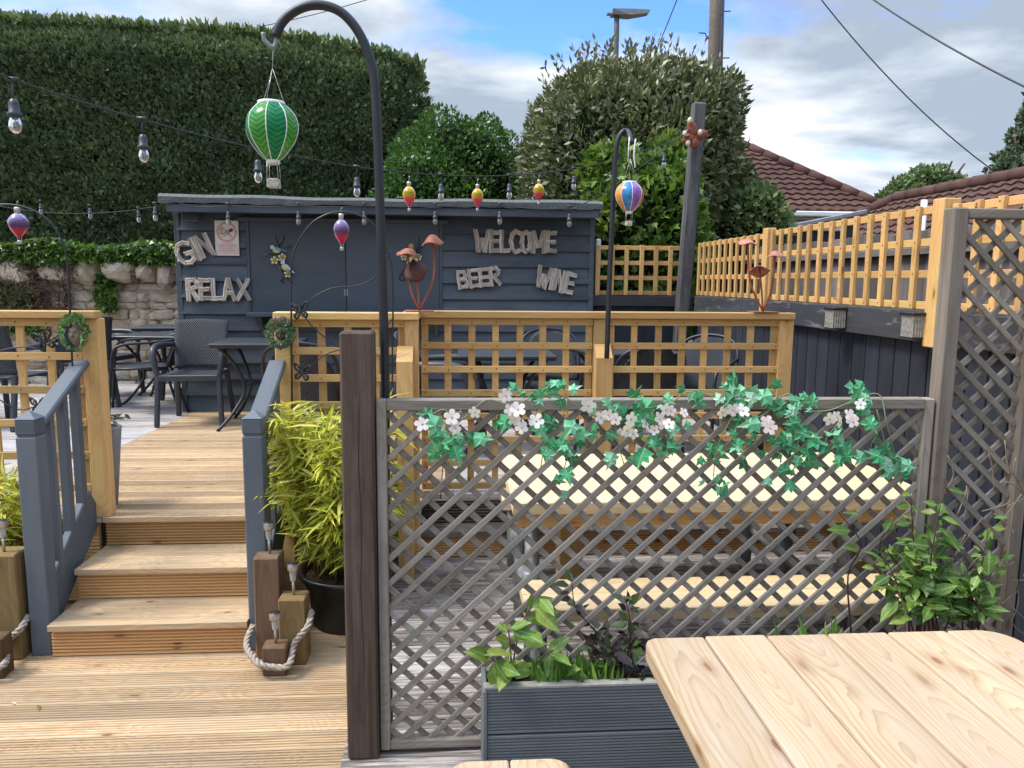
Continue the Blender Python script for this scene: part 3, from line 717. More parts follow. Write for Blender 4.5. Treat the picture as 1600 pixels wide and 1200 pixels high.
# ---------------------------------------------------------------- no smoking sign
def sign():
    pc = aY(354.5, 372, YSH - .05); w_, h_ = .211, .315
    t = thing('no_smoking_sign', 'faded pink and cream no smoking notice on the shed wall', 'sign', tuple(pc))
    cream = plain('sign_cream', (.70, .66, .54), .5, .3, 0, .08); pink = plain('sign_pink', (.62, .33, .34), .5, .3, 0, .12, 30); pale = plain('sign_pale_pink', (.66, .50, .48), .5, .3, 0, .1); ink = plain('sign_ink', (.05, .05, .05), .5)
    b = MB(); b.box(pc.x - w_ / 2, pc.x + w_ / 2, pc.y, pc.y + .008, pc.z - h_ / 2, pc.z + h_ / 2, .001, axis=2); build('board', b, cream, t)
    cz = pc.z + .055; b = MB(); n = 40; r0, r1 = .072, .092; vs = []
    for k in range(n):
        a = 2 * PI * k / n; vs += [(pc.x + r0 * math.cos(a), pc.y - .002, cz + r0 * math.sin(a)), (pc.x + r1 * math.cos(a), pc.y - .002, cz + r1 * math.sin(a))]
    b.add(vs, [(2 * k, 2 * k + 1, (2 * k + 3) % (2 * n), (2 * k + 2) % (2 * n)) for k in range(n)])
    b.bar((pc.x - .053, pc.y - .003, cz + .053), (pc.x + .053, pc.y - .003, cz - .053), .016, .002, up=(0, 1, 0), ch=.0003); build('prohibition_ring', b, pink, t)
    b = MB(); d = Vector((.82, 0, .52)).normalized(); c0 = Vector((pc.x + .006, pc.y - .005, cz - .006))
    for s in (-1, 1):
        q = Vector((-d.z, 0, d.x)) * .010 * s; b.bar(c0 - d * .05 + q, c0 + d * .055 + q, .005, .002, up=(0, 1, 0), ch=.0003)
    b.bar(c0 + d * .02, c0 + d * .055, .014, .0025, up=(0, 1, 0), ch=.0003)
    b.bar(c0 + d * .055 - Vector((-d.z, 0, d.x)) * .012, c0 + d * .055 + Vector((-d.z, 0, d.x)) * .012, .005, .002, up=(0, 1, 0), ch=.0003)
    sm = [c0 - d * .045 + Vector(v) for v in ((-.0, 0, .012), (-.02, 0, .03), (.004, 0, .042), (-.02, 0, .055), (-.004, 0, .066))]
    b.tube(sm, .0022, 5); sm = [p + Vector((-.014, 0, -.006)) for p in sm]; b.tube(sm, .0018, 5); build('cigarette', b, ink, t)
    b = MB(); b.box(pc.x - w_ / 2 + .008, pc.x + w_ / 2 - .008, pc.y - .002, pc.y - .0005, pc.z - h_ / 2 + .012, pc.z - .055, .0003); build('text_block', b, pale, t)
    b = MB()
    for k, f in enumerate((.5, .8, .62, .72)):
        z = pc.z - .048 - k * .022 if k else pc.z - .046
        x = -w_ * .4 * f
        while x < w_ * .4 * f:
            l = random.uniform(.008, .02); b.box(pc.x + x, pc.x + x + l, pc.y - .0045, pc.y - .003, z - .0045, z + .0045, .0002); x += l + .006
    build('faded_lettering', b, pink, t)
sign()

# ---------------------------------------------------------------- foliage helpers
QUAD = [(0, 0, 0), (.45, -.28, .06), (1, 0, 0), (.45, .28, .06)]; QF = [(0, 1, 2, 3)]; SLIM = [(0, 0, 0), (.5, -.19, .05), (1, 0, -.02), (.5, .19, .05)]
LEAF = [(0, 0, 0), (.3, -.24, .05), (.3, 0, 0), (.3, .24, .05), (.62, -.2, .04), (.62, 0, -.01), (.62, .2, .04), (1, 0, -.06)]
LEAFF = [(0, 1, 2), (0, 2, 3), (1, 4, 5, 2), (2, 5, 6, 3), (4, 7, 5), (5, 7, 6)]
LANCE = [(0, 0, 0), (.25, -.085, .02), (.25, 0, 0), (.25, .085, .02), (.6, -.06, 0), (.6, 0, -.02), (.6, .06, 0), (1, 0, -.12)]
IVY = [(0, 0, 0), (.05, -.42, -.03), (.30, -.30, .02), (.52, -.40, 0), (.58, -.16, .03), (1, 0, -.06), (.58, .16, .03), (.52, .40, 0), (.30, .30, .02), (.05, .42, -.03), (.4, 0, -.03)]
IVYF = [(10, 0, 1, 2), (10, 2, 3, 4), (10, 4, 5, 6), (10, 6, 7, 8), (10, 8, 9, 0)]
def nrm(a): return a / np.maximum(np.linalg.norm(a, axis=1, keepdims=True), 1e-9)
def frames(A, Nn=None, spread=1.0):
    """A = leaf axis; Nn = preferred leaf normal"""
    A = nrm(A); n = len(A); Rr = rng.normal(size=(n, 3)) * spread
    if Nn is not None: Rr = Rr + Nn
    Y = nrm(np.cross(Rr, A)); Z = np.cross(A, Y); return A, Y, Z
def ico(sub=3):
    import bmesh
    bm = bmesh.new(); bmesh.ops.create_icosphere(bm, subdivisions=sub, radius=1)
    v = np.array([p.co[:] for p in bm.verts]); f = [tuple(x.index for x in q.verts) for q in bm.faces]; bm.free(); return v, f
def nz3(P, seed, freq):
    r = np.random.default_rng(seed); o = np.zeros(len(P))
    for k in range(7):
        d = r.normal(size=3); d /= np.linalg.norm(d); f = freq * r.uniform(.6, 1.9); o += np.sin(P @ d * f + r.uniform(0, 6.28)) / (1 + k * .25)
    return o / 3.2
GOLD = 2.399963
SQ = 2.0
def sqf(d): return (np.abs(d) ** SQ).sum(1) ** (-1 / SQ)
def crown(b, c, rad, n, L, lumps=.16, seed=1, shell=.35, up=.5, tone=(.5, .2), flat=None, tmpl=(QUAD, QF), out=1.0, spread=.9, keep=None, Lvar=.3):
    """leaves spread through a lumpy crown volume, denser toward its outside"""
    c = np.array(c, float); rad = np.array(rad, float); i = np.arange(n) + .5
    ph = np.arccos(1 - 2 * i / n); th = GOLD * i * 1.0 + rng.uniform(0, .3, n)
    d = np.stack([np.cos(th) * np.sin(ph), np.sin(th) * np.sin(ph), np.cos(ph)], 1)
    d = nrm(d + rng.normal(size=d.shape) * .04)
    lum = 1 + lumps * nz3(d, seed, 4.5) + lumps * .55 * nz3(d, seed + 9, 10)
    lum = lum * sqf(d); r = lum * (1 - shell * rng.random(n) ** 2.2)
    P = c + d * rad * r[:, None]
    if keep is not None: k = keep(P, d); P = P[k]; d = d[k]; r = r[k]
    n = len(P)
    A = d * out + np.array([0, 0, up]) + rng.normal(size=(n, 3)) * spread
    X, Y, Z = frames(A, d * 1.2)
    tn = np.clip(tone[0] + tone[1] * rng.normal(size=n) + .12 * nz3(d, seed + 3, 8), 0, 1)
    b.scatter(tmpl[0], tmpl[1], P, X, Y, Z, L * (1 + Lvar * rng.normal(size=n)).clip(.4, 1.8), tn)
    return b
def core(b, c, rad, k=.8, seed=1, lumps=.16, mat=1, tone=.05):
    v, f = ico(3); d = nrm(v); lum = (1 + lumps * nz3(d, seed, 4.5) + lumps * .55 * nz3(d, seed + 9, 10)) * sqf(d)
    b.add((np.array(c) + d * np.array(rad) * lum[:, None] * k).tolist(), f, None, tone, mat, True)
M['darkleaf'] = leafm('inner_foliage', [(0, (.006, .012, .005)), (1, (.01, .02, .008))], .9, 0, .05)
M['hedge'] = leafm('conifer_foliage', [(0, (.06, .09, .05)), (.5, (.125, .185, .085)), (.82, (.20, .265, .115)), (1, (.26, .29, .125))], .65, .12, .2)
M['bushgreen'] = leafm('bright_shrub_leaves', [(0, (.03, .075, .018)), (.5, (.065, .145, .03)), (.85, (.12, .21, .045)), (1, (.20, .28, .08))], .4, .22, .4)
M['laurel'] = leafm('olive_laurel_leaves', [(0, (.05, .07, .03)), (.5, (.12, .142, .062)), (.85, (.21, .225, .105)), (1, (.32, .28, .16))], .38, .15, .45)
M['ivyleaf'] = leafm('ivy_leaves', [(0, (.035, .08, .014)), (.5, (.11, .20, .035)), (1, (.27, .36, .09))], .32, .25, .5)
M['brownivy'] = leafm('dry_ivy', [(0, (.10, .06, .035)), (.5, (.22, .13, .085)), (1, (.36, .25, .16))], .8, .1, .1)
M['bark'] = plain('bark', (.09, .07, .05), .9, .1, 0, .3, 15)
M['treeleaf'] = leafm('tree_leaves', [(0, (.05, .085, .03)), (.5, (.12, .18, .065)), (1, (.22, .28, .12))], .5, .2, .3)
M['conifer'] = leafm('blue_conifer', [(0, (.05, .08, .05)), (.5, (.10, .145, .085)), (1, (.16, .21, .12))], .6, .1, .2)

# ---------------------------------------------------------------- clipped conifer hedge
def hedge():
    b = MB()
    Y0, Y1 = 10.8, 12.6
    pl = [(-60, 14), (0, 21), (100, 27), (180, 30), (300, 37), (400, 46), (500, 60), (580, 74), (630, 86), (654, 96)]
    pl = [(-400, -4)] + pl
    def Yat(px): return Y0 + (Y1 - Y0) * (px / 655.)
    top = [aY(px, py, Yat(px)) for px, py in pl]
    rt = [aY(px, py, Yat(640)) for px, py in ((656, 150), (645, 185), (630, 225), (605, 265), (590, 300), (585, 350), (585, 440), (585, 470))]
    # face grid: columns along top, rows to ground
    N = 150000
    us = rng.random(N); rows = rng.random(N)
    tx = np.array([p.x for p in top]); ty = np.array([p.y for p in top]); tz = np.array([p.z for p in top])
    x = tx[0] + us * (tx[-1] - tx[0]); yf = np.interp(x, tx, ty); zt = np.interp(x, tx, tz)
    z = .8 + (zt - .8) * rows
    # right-hand outline
    rz = np.array([p.z for p in rt][::-1]); rxx = np.array([p.x for p in rt][::-1])
    lim = np.interp(z, rz, rxx)
    k = x < lim + rng.normal(size=N) * .05; x, yf, zt, z = x[k], yf[k], zt[k], z[k]; n = len(x)
    P = np.stack([x, yf, z], 1)
    bump = .10 * nz3(P, 5, 3.0) + .05 * nz3(P, 6, 9)
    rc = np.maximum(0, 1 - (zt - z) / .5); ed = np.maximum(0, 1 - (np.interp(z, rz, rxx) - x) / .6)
    P[:, 1] += bump + .45 * rc ** 2 + .7 * ed ** 2 + rng.random(n) ** 2 * .12
    Nn = np.stack([ed * .8, -np.ones(n), rc * 1.2 + .15], 1); Nn = nrm(Nn)
    A = Nn * .75 + np.array([0, 0, .65]) + rng.normal(size=(n, 3)) * .55
    X, Y, Z = frames(A, Nn, .8)
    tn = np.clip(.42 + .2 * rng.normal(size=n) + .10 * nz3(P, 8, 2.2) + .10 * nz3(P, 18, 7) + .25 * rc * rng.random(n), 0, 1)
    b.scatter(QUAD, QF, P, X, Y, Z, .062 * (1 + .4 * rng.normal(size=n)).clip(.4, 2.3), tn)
    # top and right end
    n = 26000; us = rng.random(n); x = tx[0] + us * (tx[-1] + .05 - tx[0]); yf = np.interp(x, tx, ty); P = np.stack([x, yf + .25 + rng.random(n) * 2.0, np.interp(x, tx, tz) + rng.normal(size=n) * .03 + .03], 1)
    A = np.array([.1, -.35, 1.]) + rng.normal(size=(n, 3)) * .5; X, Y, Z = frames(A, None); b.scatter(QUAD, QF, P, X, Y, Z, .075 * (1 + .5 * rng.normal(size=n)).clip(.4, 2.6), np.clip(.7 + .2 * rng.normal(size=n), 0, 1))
    n = 26000; z = .8 + rng.random(n) * (rz[-1] + .1 - .8); x = np.interp(z, rz, rxx); P = np.stack([x + rng.normal(size=n) * .05, ty[-1] + .5 + rng.random(n) * 1.8, z], 1)
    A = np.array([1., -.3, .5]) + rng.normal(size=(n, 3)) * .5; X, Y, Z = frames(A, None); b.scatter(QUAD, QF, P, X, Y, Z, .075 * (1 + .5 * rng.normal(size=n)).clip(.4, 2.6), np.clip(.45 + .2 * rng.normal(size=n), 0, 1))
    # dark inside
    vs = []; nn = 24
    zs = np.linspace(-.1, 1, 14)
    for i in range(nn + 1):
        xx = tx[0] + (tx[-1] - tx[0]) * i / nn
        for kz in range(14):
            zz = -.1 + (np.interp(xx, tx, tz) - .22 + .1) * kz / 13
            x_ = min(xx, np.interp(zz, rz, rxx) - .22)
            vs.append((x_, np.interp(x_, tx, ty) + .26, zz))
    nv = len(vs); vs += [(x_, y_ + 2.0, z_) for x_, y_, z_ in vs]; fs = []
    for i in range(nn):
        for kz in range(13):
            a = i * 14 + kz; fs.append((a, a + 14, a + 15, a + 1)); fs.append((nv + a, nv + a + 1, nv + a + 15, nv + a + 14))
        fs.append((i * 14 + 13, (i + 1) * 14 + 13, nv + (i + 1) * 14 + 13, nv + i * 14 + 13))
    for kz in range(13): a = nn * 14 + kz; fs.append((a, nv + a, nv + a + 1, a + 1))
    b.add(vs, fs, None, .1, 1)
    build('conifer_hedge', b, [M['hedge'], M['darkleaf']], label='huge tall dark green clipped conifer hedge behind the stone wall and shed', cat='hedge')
hedge()
def trunk(t, x, y, z0, z1, r=.1, limbs=5, spread=.5):
    b = MB(); pts = [Vector((x + random.uniform(-.05, .05), y, z0 + (z1 - z0) * k / 5)) for k in range(6)]
    b.tube(pts, [r * (1 - .13 * k) for k in range(6)], 8)
    for k in range(limbs):
        p = pts[2 + k % 3]; a = k * 2.4; q = p + Vector((math.cos(a) * spread, math.sin(a) * spread, (z1 - z0) * .35))
        b.tube([p, p.lerp(q, .5) + Vector((0, 0, .05)), q], [r * .5, r * .3, r * .12], 6)
    build('trunk', b, M['bark'], t)
# middle shrub behind the shed
def shrubs():
    global SQ
    SQ = 2.5
    c = aY(706, 262, 11.2)
    t = thing('shrub', 'rounded mid green shrub between the tall hedge and the big laurel', 'shrub', (c.x, c.y, -.1))
    b = MB(); rad = (.98, .9, 1.2); cc = (c.x + .06, c.y, c.z - .62)
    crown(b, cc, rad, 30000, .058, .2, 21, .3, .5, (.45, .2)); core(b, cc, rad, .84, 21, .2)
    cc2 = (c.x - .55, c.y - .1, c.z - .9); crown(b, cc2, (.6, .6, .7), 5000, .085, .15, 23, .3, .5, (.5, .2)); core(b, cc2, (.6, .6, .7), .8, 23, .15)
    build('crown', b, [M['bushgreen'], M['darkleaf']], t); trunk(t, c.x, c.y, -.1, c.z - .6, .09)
    # big laurel
    c = aY(988, 250, 9.6)
    t = thing('laurel_tree', 'large rounded olive green laurel standing behind the shed corner and leaning post', 'tree', (c.x, c.y, -.1))
    SQ = 3.2; b = MB(); rad = (1.17, 1.15, 1.34); cc = (c.x - .06, c.y, c.z - .34)
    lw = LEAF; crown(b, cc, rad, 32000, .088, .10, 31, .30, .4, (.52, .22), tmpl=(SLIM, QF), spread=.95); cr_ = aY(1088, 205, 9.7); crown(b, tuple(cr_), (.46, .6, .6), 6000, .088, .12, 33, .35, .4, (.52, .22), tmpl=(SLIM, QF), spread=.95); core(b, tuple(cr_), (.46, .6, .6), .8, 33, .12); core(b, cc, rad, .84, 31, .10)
    # upright shoots on top
    n = 150
    for k in range(n):
        a = rng.uniform(0, 6.28); rr = math.sqrt(rng.random()) * .98; d = np.array([rr * math.cos(a), rr * math.sin(a), math.sqrt(max(0, 1 - rr * rr))])
        p0 = np.array(cc) + d * np.array(rad) * (1 + .10 * nz3(d[None], 31, 4.5)[0]) * .96 * sqf(d[None])[0]; h = rng.uniform(.08, .24); m = 12
        ts = rng.random(m); P = p0 + np.array([0, 0, 1]) * (ts * h)[:, None] + d * .15 * ts[:, None]
        A = rng.normal(size=(m, 3)) * .5 + np.array([0, 0, .75]) + d * .35; X, Y, Z = frames(A); b.scatter(SLIM, QF, P, X, Y, Z, rng.uniform(.06, .10, m), np.clip(rng.normal(.68, .18, m), 0, 1))
    SQ = 2.2
    cq = aY(1100, 335, 9.6); crown(b, tuple(cq), (.6, .6, .75), 4500, .12, .15, 37, .3, .5, (.42, .2)); core(b, tuple(cq), (.6, .6, .75), .8, 37, .15)
    build('crown', b, [M['laurel'], M['darkleaf']], t); trunk(t, c.x, c.y, -.1, c.z - .4, .13)
    # bright ivy shrub under it
    c = aY(1005, 355, 8.4)
    t = thing('ivy_shrub', 'bright glossy ivy growing behind the square back trellis, below the laurel', 'shrub', (c.x, c.y, -.1))
    b = MB(); cc = (c.x, c.y, c.z - .25); rad = (.78, .5, .98)
    crown(b, cc, rad, 5200, .10, .14, 41, .3, .1, (.5, .24), tmpl=(IVY, IVYF), spread=.7, out=.9); core(b, cc, rad, .84, 41, .14)
    cc = (c.x - .35, c.y + .1, c.z + .55); crown(b, cc, (.3, .3, .34), 900, .10, .14, 43, .3, .1, (.6, .24), tmpl=(IVY, IVYF)); cc = (c.x + .22, c.y + .1, c.z + .66); crown(b, cc, (.2, .25, .34), 600, .10, .14, 44, .3, .1, (.6, .24), tmpl=(IVY, IVYF))
    build('crown', b, [M['ivyleaf'], M['darkleaf']], t); trunk(t, c.x, c.y, -.1, c.z - .4, .05)
    c = aY(1178, 335, 8.9)
    t = thing('shrub', 'small loose green shrub beyond the fence trellis, in front of the hipped roof', 'shrub', (c.x, c.y, -.1))
    b = MB(); cc = (c.x, c.y, c.z - .1); rad = (.40, .4, .42); crown(b, cc, rad, 3000, .075, .2, 51, .5, .4, (.5, .22)); core(b, cc, rad, .65, 51, .2)
    build('crown', b, [M['treeleaf'], M['darkleaf']], t); trunk(t, c.x, c.y, -.1, c.z - .2, .05, 3, .2)
    # distant trees
    c = aY(1452, 292, 32)
    t = thing('distant_tree', 'broad leafy tree far behind the two tiled roofs', 'tree', (c.x, c.y, -.1))
    b = MB()
    for dx_, dz_, r_ in ((-1.0, -.3, .8), (0, .15, .85), (.9, -.1, .7), (-1.7, -.8, .6), (1.5, -.5, .5)):
        cc = (c.x + dx_, c.y, c.z + dz_); crown(b, cc, (r_, r_, r_ * .8), 2200, .17, .25, int(60 + dx_ * 3), .5, .4, (.5, .2)); core(b, cc, (r_, r_, r_ * .8), .6, 60, .25)
    build('crown', b, [M['treeleaf'], M['darkleaf']], t); trunk(t, c.x, c.y, -.1, c.z, .3, 6, 1.2)
    c = aY(1612, 235, 26)
    t = thing('conifer_tree', 'dark pointed conifer at the right edge behind the roof', 'tree', (c.x, c.y, -.1))
    b = MB()
    for k in range(9):
        f = k / 8; rr = 1.25 * (1 - f) + .16; cc = (c.x + random.uniform(-.12, .12), c.y, c.z - 1.4 + 2.9 * f); crown(b, cc, (rr, rr, .42), 1300, .18, .3, 70 + k, .6, .35, (.45, .2))
    build('crown', b, [M['conifer']], t); trunk(t, c.x, c.y, -.1, c.z + 1, .25, 6, .8)
shrubs()

# ---------------------------------------------------------------- rubble stone wall with ivy
def stonewall():
    m = NT('rubble_stone', .9, .15); g = m.gco(); t_ = m.tone(); nz = m.noise(g, 9, 6, .65); n2 = m.noise(g, 40, 4)
    c = m.ramp(t_, [(0, (.46, .36, .25)), (.4, (.60, .49, .36)), (.7, (.68, .59, .46)), (1, (.57, .53, .46))])
    c = m.mix(m.rng(nz, .35, .7, 0, .65), c, (.19, .145, .105)); c = m.mix(m.rng(m.noise(g, 3, 5), .55, .7, 0, .5), c, (.60, .56, .48)); m.col(c); m.bump(m.math('ADD', nz, m.math('MULTIPLY', n2, .4)), .8, .03)
    mo = plain('lime_mortar', (.46, .39, .30), .95, .1, 0, .3, 25)
    YW = 9.6; x0, x1 = -9.5, aY(290, 430, YW).x + 1.5; ztop = aY(240, 440, YW).z
    b = MB(); z = -.1; ic, fc = ico(2)
    while z < ztop:
        h = random.uniform(.07, .15); x = x0 + random.uniform(0, .2)
        while x < x1:
            w_ = random.uniform(.10, .36); hh = h * random.uniform(.8, 1.05)
            v = np.sign(ic) * np.abs(ic) ** random.uniform(.4, .7); d = nz3(ic + x * 3.1 + z, int(x * 13 + z * 7) % 97, 3)
            v = v * (1 + .22 * d[:, None] + .10 * nz3(ic + x, int(x * 31) % 89, 7)[:, None]) * np.array([w_ / 2 * 1.08, .10, hh / 2 * 1.14])
            v = v + np.array([x + w_ / 2, YW + random.uniform(-.02, .025), z + hh / 2 + random.uniform(-.012, .012)])
            b.add(v.tolist(), fc, None, random.random(), 0, False); x += w_ * 1.0
        z += h * .96
    b.box(x0, x1, YW - .045, YW + .3, -.1, ztop - .05, .02, mat=1)
    # cap stones
    for px, w_, h_ in ((145, 40, 40), (194, 46, 30), (236, 32, 30), (266, 24, 44), (95, 50, 30), (40, 50, 34), (-20, 60, 30)):
        p = aY(px, 424, YW); s = YW / F; v = np.sign(ic) * np.abs(ic) ** .7; v = v * (1 + .2 * nz3(ic, px % 91, 3)[:, None]) * np.array([w_ * s * .56, .2, h_ * s * .6]) + np.array([p.x, YW - .06, p.z]); b.add(v.tolist(), fc, None, random.uniform(.2, .6), 0, False)
    build('stone_wall', b, [m.mat, mo], label='old rubble stone garden wall at the back left, below the hedge', cat='wall')
    # ivy along its top
    b = MB(); n = 24000; xs = x0 + rng.random(n) * (x1 - x0)
    P = np.stack([xs, YW - .12 - .16 * rng.random(n), np.zeros(n)], 1)
    hz = .075 + .10 * (nz3(np.stack([xs, xs * 0, xs * 0], 1), 3, 6) + .6).clip(0, 2); zc = aY(150, 398, YW).z
    P[:, 2] = zc + (rng.random(n) - .42) * 2.0 * hz.clip(.07, .5)
    keep = (nz3(P, 12, 6) + .55 > 0); P = P[keep]; n = len(P)
    P[:, 1] -= .05 * nz3(P, 9, 7)
    A = rng.normal(size=(n, 3)) * .6 + np.array([0, -.5, -.4]); X, Y, Z = frames(A, np.array([0, -1, .5])[None], .6)
    b.scatter(IVY, IVYF, P, X, Y, Z, .056 * (1 + .35 * rng.normal(size=n)).clip(.4, 1.9), np.clip(.36 + .25 * rng.normal(size=n), 0, 1))
    def patch(px0, px1, py0, py1, n, L=.058, mat=0, tone=.36):
        p0 = aY(px0, py1, YW); p1 = aY(px1, py0, YW); P = np.stack([p0.x + rng.random(n) * (p1.x - p0.x), YW - .12 - .1 * rng.random(n), p0.z + rng.random(n) * (p1.z - p0.z)], 1)
        k = nz3(P, 17, 7) + .35 > 0; P = P[k]; n = len(P); A = rng.normal(size=(n, 3)) * .6 + np.array([0, -.5, -.4]); X, Y, Z = frames(A, np.array([0, -1, .5])[None], .6)
        b.scatter(IVY, IVYF, P, X, Y, Z, L * (1 + .3 * rng.normal(size=n)).clip(.4, 1.8), np.clip(tone + .25 * rng.normal(size=n), 0, 1), mat)
    patch(162, 186, 400, 485, 800); patch(-40, 70, 450, 520, 1400); patch(-40, 60, 400, 470, 600); patch(-60, 115, 385, 490, 4200, .052, 1, .5); patch(100, 160, 405, 440, 250, .08, 1); patch(215, 278, 415, 440, 160, .07, 1)
    build('ivy_mat', b, [M['ivyleaf'], M['brownivy']], label='tangled green and brown ivy spilling over the top of the stone wall', cat='ivy')
    # dry twigs
    b = MB()
    for k in range(260):
        p = aY(random.uniform(0, 120), random.uniform(395, 480), YW - .2); q = p + Vector((random.uniform(-.25, .25), -.05, random.uniform(-.25, .15)))
        b.tube([p, p.lerp(q, .5) + Vector((0, -.03, .04)), q], [.004, .003, .002], 4)
    build('dry_twigs', b, M['bark'], label='dry bare twigs hanging over the left end of the stone wall', cat='twigs', kind='stuff')
stonewall()

# ---------------------------------------------------------------- neighbouring houses
def tiles():
    m = NT('clay_roof_tiles', .85, .15); g = m.gco(); x, y, z = m.sep(g)
    row = m.math('FRACT', m.math('MULTIPLY', y, 3.3)); col_ = m.math('SINE', m.math('MULTIPLY', x, 2 * PI * 4.2))
    h = m.math('ADD', m.math('MULTIPLY', row, -.8), m.math('MULTIPLY', col_, .35))
    nz = m.noise(g, 1.6, 6, .7); n2 = m.noise(g, 14, 3)
    c = m.mix(m.rng(nz, .35, .7), (.115, .058, .048), (.17, .095, .078)); c = m.mix(m.rng(n2, .45, .75, 0, .5), c, (.075, .045, .04))
    m.col(c); m.bump(h, 1.0, .06); return m.mat
M['tiles'] = tiles()
def roofplane(b, pts, U, V, o):
    o = Vector(o); U = Vector(U); V = Vector(V)
    # subdivided quad with stepped tile courses
    b.add(pts, [tuple(range(len(pts)))], [((Vector(p) - o).dot(U), (Vector(p) - o).dot(V), 0) for p in pts], .5)
def tilequad(b, a0, a1, b0, b1, rows):
    """courses of tiles from eave a0-a1 up to ridge b0-b1, each course a stepped, wavy strip"""
    a0, a1, b0, b1 = map(Vector, (a0, a1, b0, b1)); N = (a1 - a0).cross(b0 - a0 if (b0 - a0).length > .1 else b1 - a0).normalized()
    if N.z < 0: N = -N
    pit = .15
    for r in range(rows):
        l0, l1 = a0.lerp(b0, r / rows), a1.lerp(b1, r / rows); u0, u1 = a0.lerp(b0, (r + 1) / rows), a1.lerp(b1, (r + 1) / rows)
        Ax = (a1 - a0).normalized(); n = max(2, int((l1 - l0).length / .05)); vs = []; g = []
        for i in range(n + 1):
            f = i / n; pl = l0.lerp(l1, f); pu = u0.lerp(u1, f); s = (pl - a0).dot(Ax); wv = .016 * math.sin(s / .24 * 2 * PI) ; s2 = (pu - a0).dot(Ax); wv2 = .016 * math.sin(s2 / .24 * 2 * PI)
            sk = .5 * ((s / .24 * 1.0) % 1.0 - .5) * .07
            vs += [pl + N * (wv - .01), pl + N * (wv + .035) + (pl - pu).normalized() * sk, pu + N * wv2]
            g += [(s, r * .3, 0), (s, r * .3, .01), (s2, r * .3 + .28, 0)]
        fs = []
        for i in range(n):
            a = i * 3; fs += [(a, a + 3, a + 4, a + 1), (a + 1, a + 4, a + 5, a + 2)]
        b.add(vs, fs, g, random.random())
def tilemat2():
    m = NT('roof_tile_courses', .85, .15); g = m.gco(); nz = m.noise(g, 1.2, 6, .7); n2 = m.noise(g, 9, 4); t_ = m.tone()
    c = m.mix(m.rng(nz, .35, .7), (.085, .044, .035), (.12, .068, .054)); c = m.mix(m.rng(n2, .45, .75, 0, .6), c, (.05, .03, .026)); k = m.rng(t_, 0, 1, .88, 1.1); m.col(m.mix(1.0, c, m.comb(k, k, k), 'MULTIPLY')); return m.mat
M['tile2'] = tilemat2()
M['render'] = plain('pale_render', (.50, .48, .44), .9, .1)
M['darkwall'] = plain('dark_cladding', (.035, .038, .042), .7, .3)
def house1():
    YH = 16.; cr = aY(1396, 331, YH); ze = cr.z; xr_ = cr.x; xl_ = xr_ - 7.2; dp = 6.6; tn = math.tan(R(35)); hr = dp / 2 * tn
    t = thing('bungalow', 'bungalow with a hipped brown tiled roof beyond the laurel and fence', 'house', ((xl_ + xr_) / 2, YH + dp / 2, -.12))
    b = MB(); b.box(xl_ + .4, xr_ - .4, YH + .4, YH + dp - .4, -.12, ze - .02, .01); build('wall', b, M['render'], t)
    b = MB(); e0 = (xl_, YH, ze); e1 = (xr_, YH, ze); r0 = (xl_ + dp / 2, YH + dp / 2, ze + hr); r1 = (xr_ - dp / 2, YH + dp / 2, ze + hr); k0 = (xl_, YH + dp, ze); k1 = (xr_, YH + dp, ze)
    tilequad(b, e0, e1, r0, r1, 18); tilequad(b, e1, k1, r1, r1, 18); tilequad(b, k0, e0, r0, r0, 13); tilequad(b, k1, k0, r1, r0, 13)
    rf = build('roof', b, M['tile2'], t)
    b = MB()
    for p, q in ((e0, r0), (e1, r1), (k1, r1), (k0, r0), (r0, r1)):
        p = Vector(p); q = Vector(q); n = int((q - p).length / .4)
        for i in range(n): b.tube([p.lerp(q, i / n) + Vector((0, 0, .03)), p.lerp(q, (i + .98) / n) + Vector((0, 0, .045))], .10, 7)
    build('ridge_tiles', b, M['tile2'], rf)
    b = MB(); b.box(xl_ - .05, xr_ + .05, YH - .12, YH + .02, ze - .13, ze - .02, .02); build('gutter', b, M['white'], t)
    b = MB(); b.box(xl_ + .05, xr_ - .05, YH + .03, YH + .39, ze - .16, ze - .14, .005); build('soffit', b, M['white'], t)
    b = MB(); b.box(xr_ - 2.6, xr_ - .5, YH + .36, YH + .39, ze - 1.5, ze - .3, .005); w_ = build('window', b, M['darkwall'], t)
    b = MB(); b.box(xr_ - 2.6, xr_ - .5, YH + .32, YH + .36, ze - .75, ze - .69, .005); b.box(xr_ - 1.6, xr_ - 1.54, YH + .33, YH + .36, ze - 1.5, ze - .3, .005); build('frame', b, M['white'], w_)
house1()
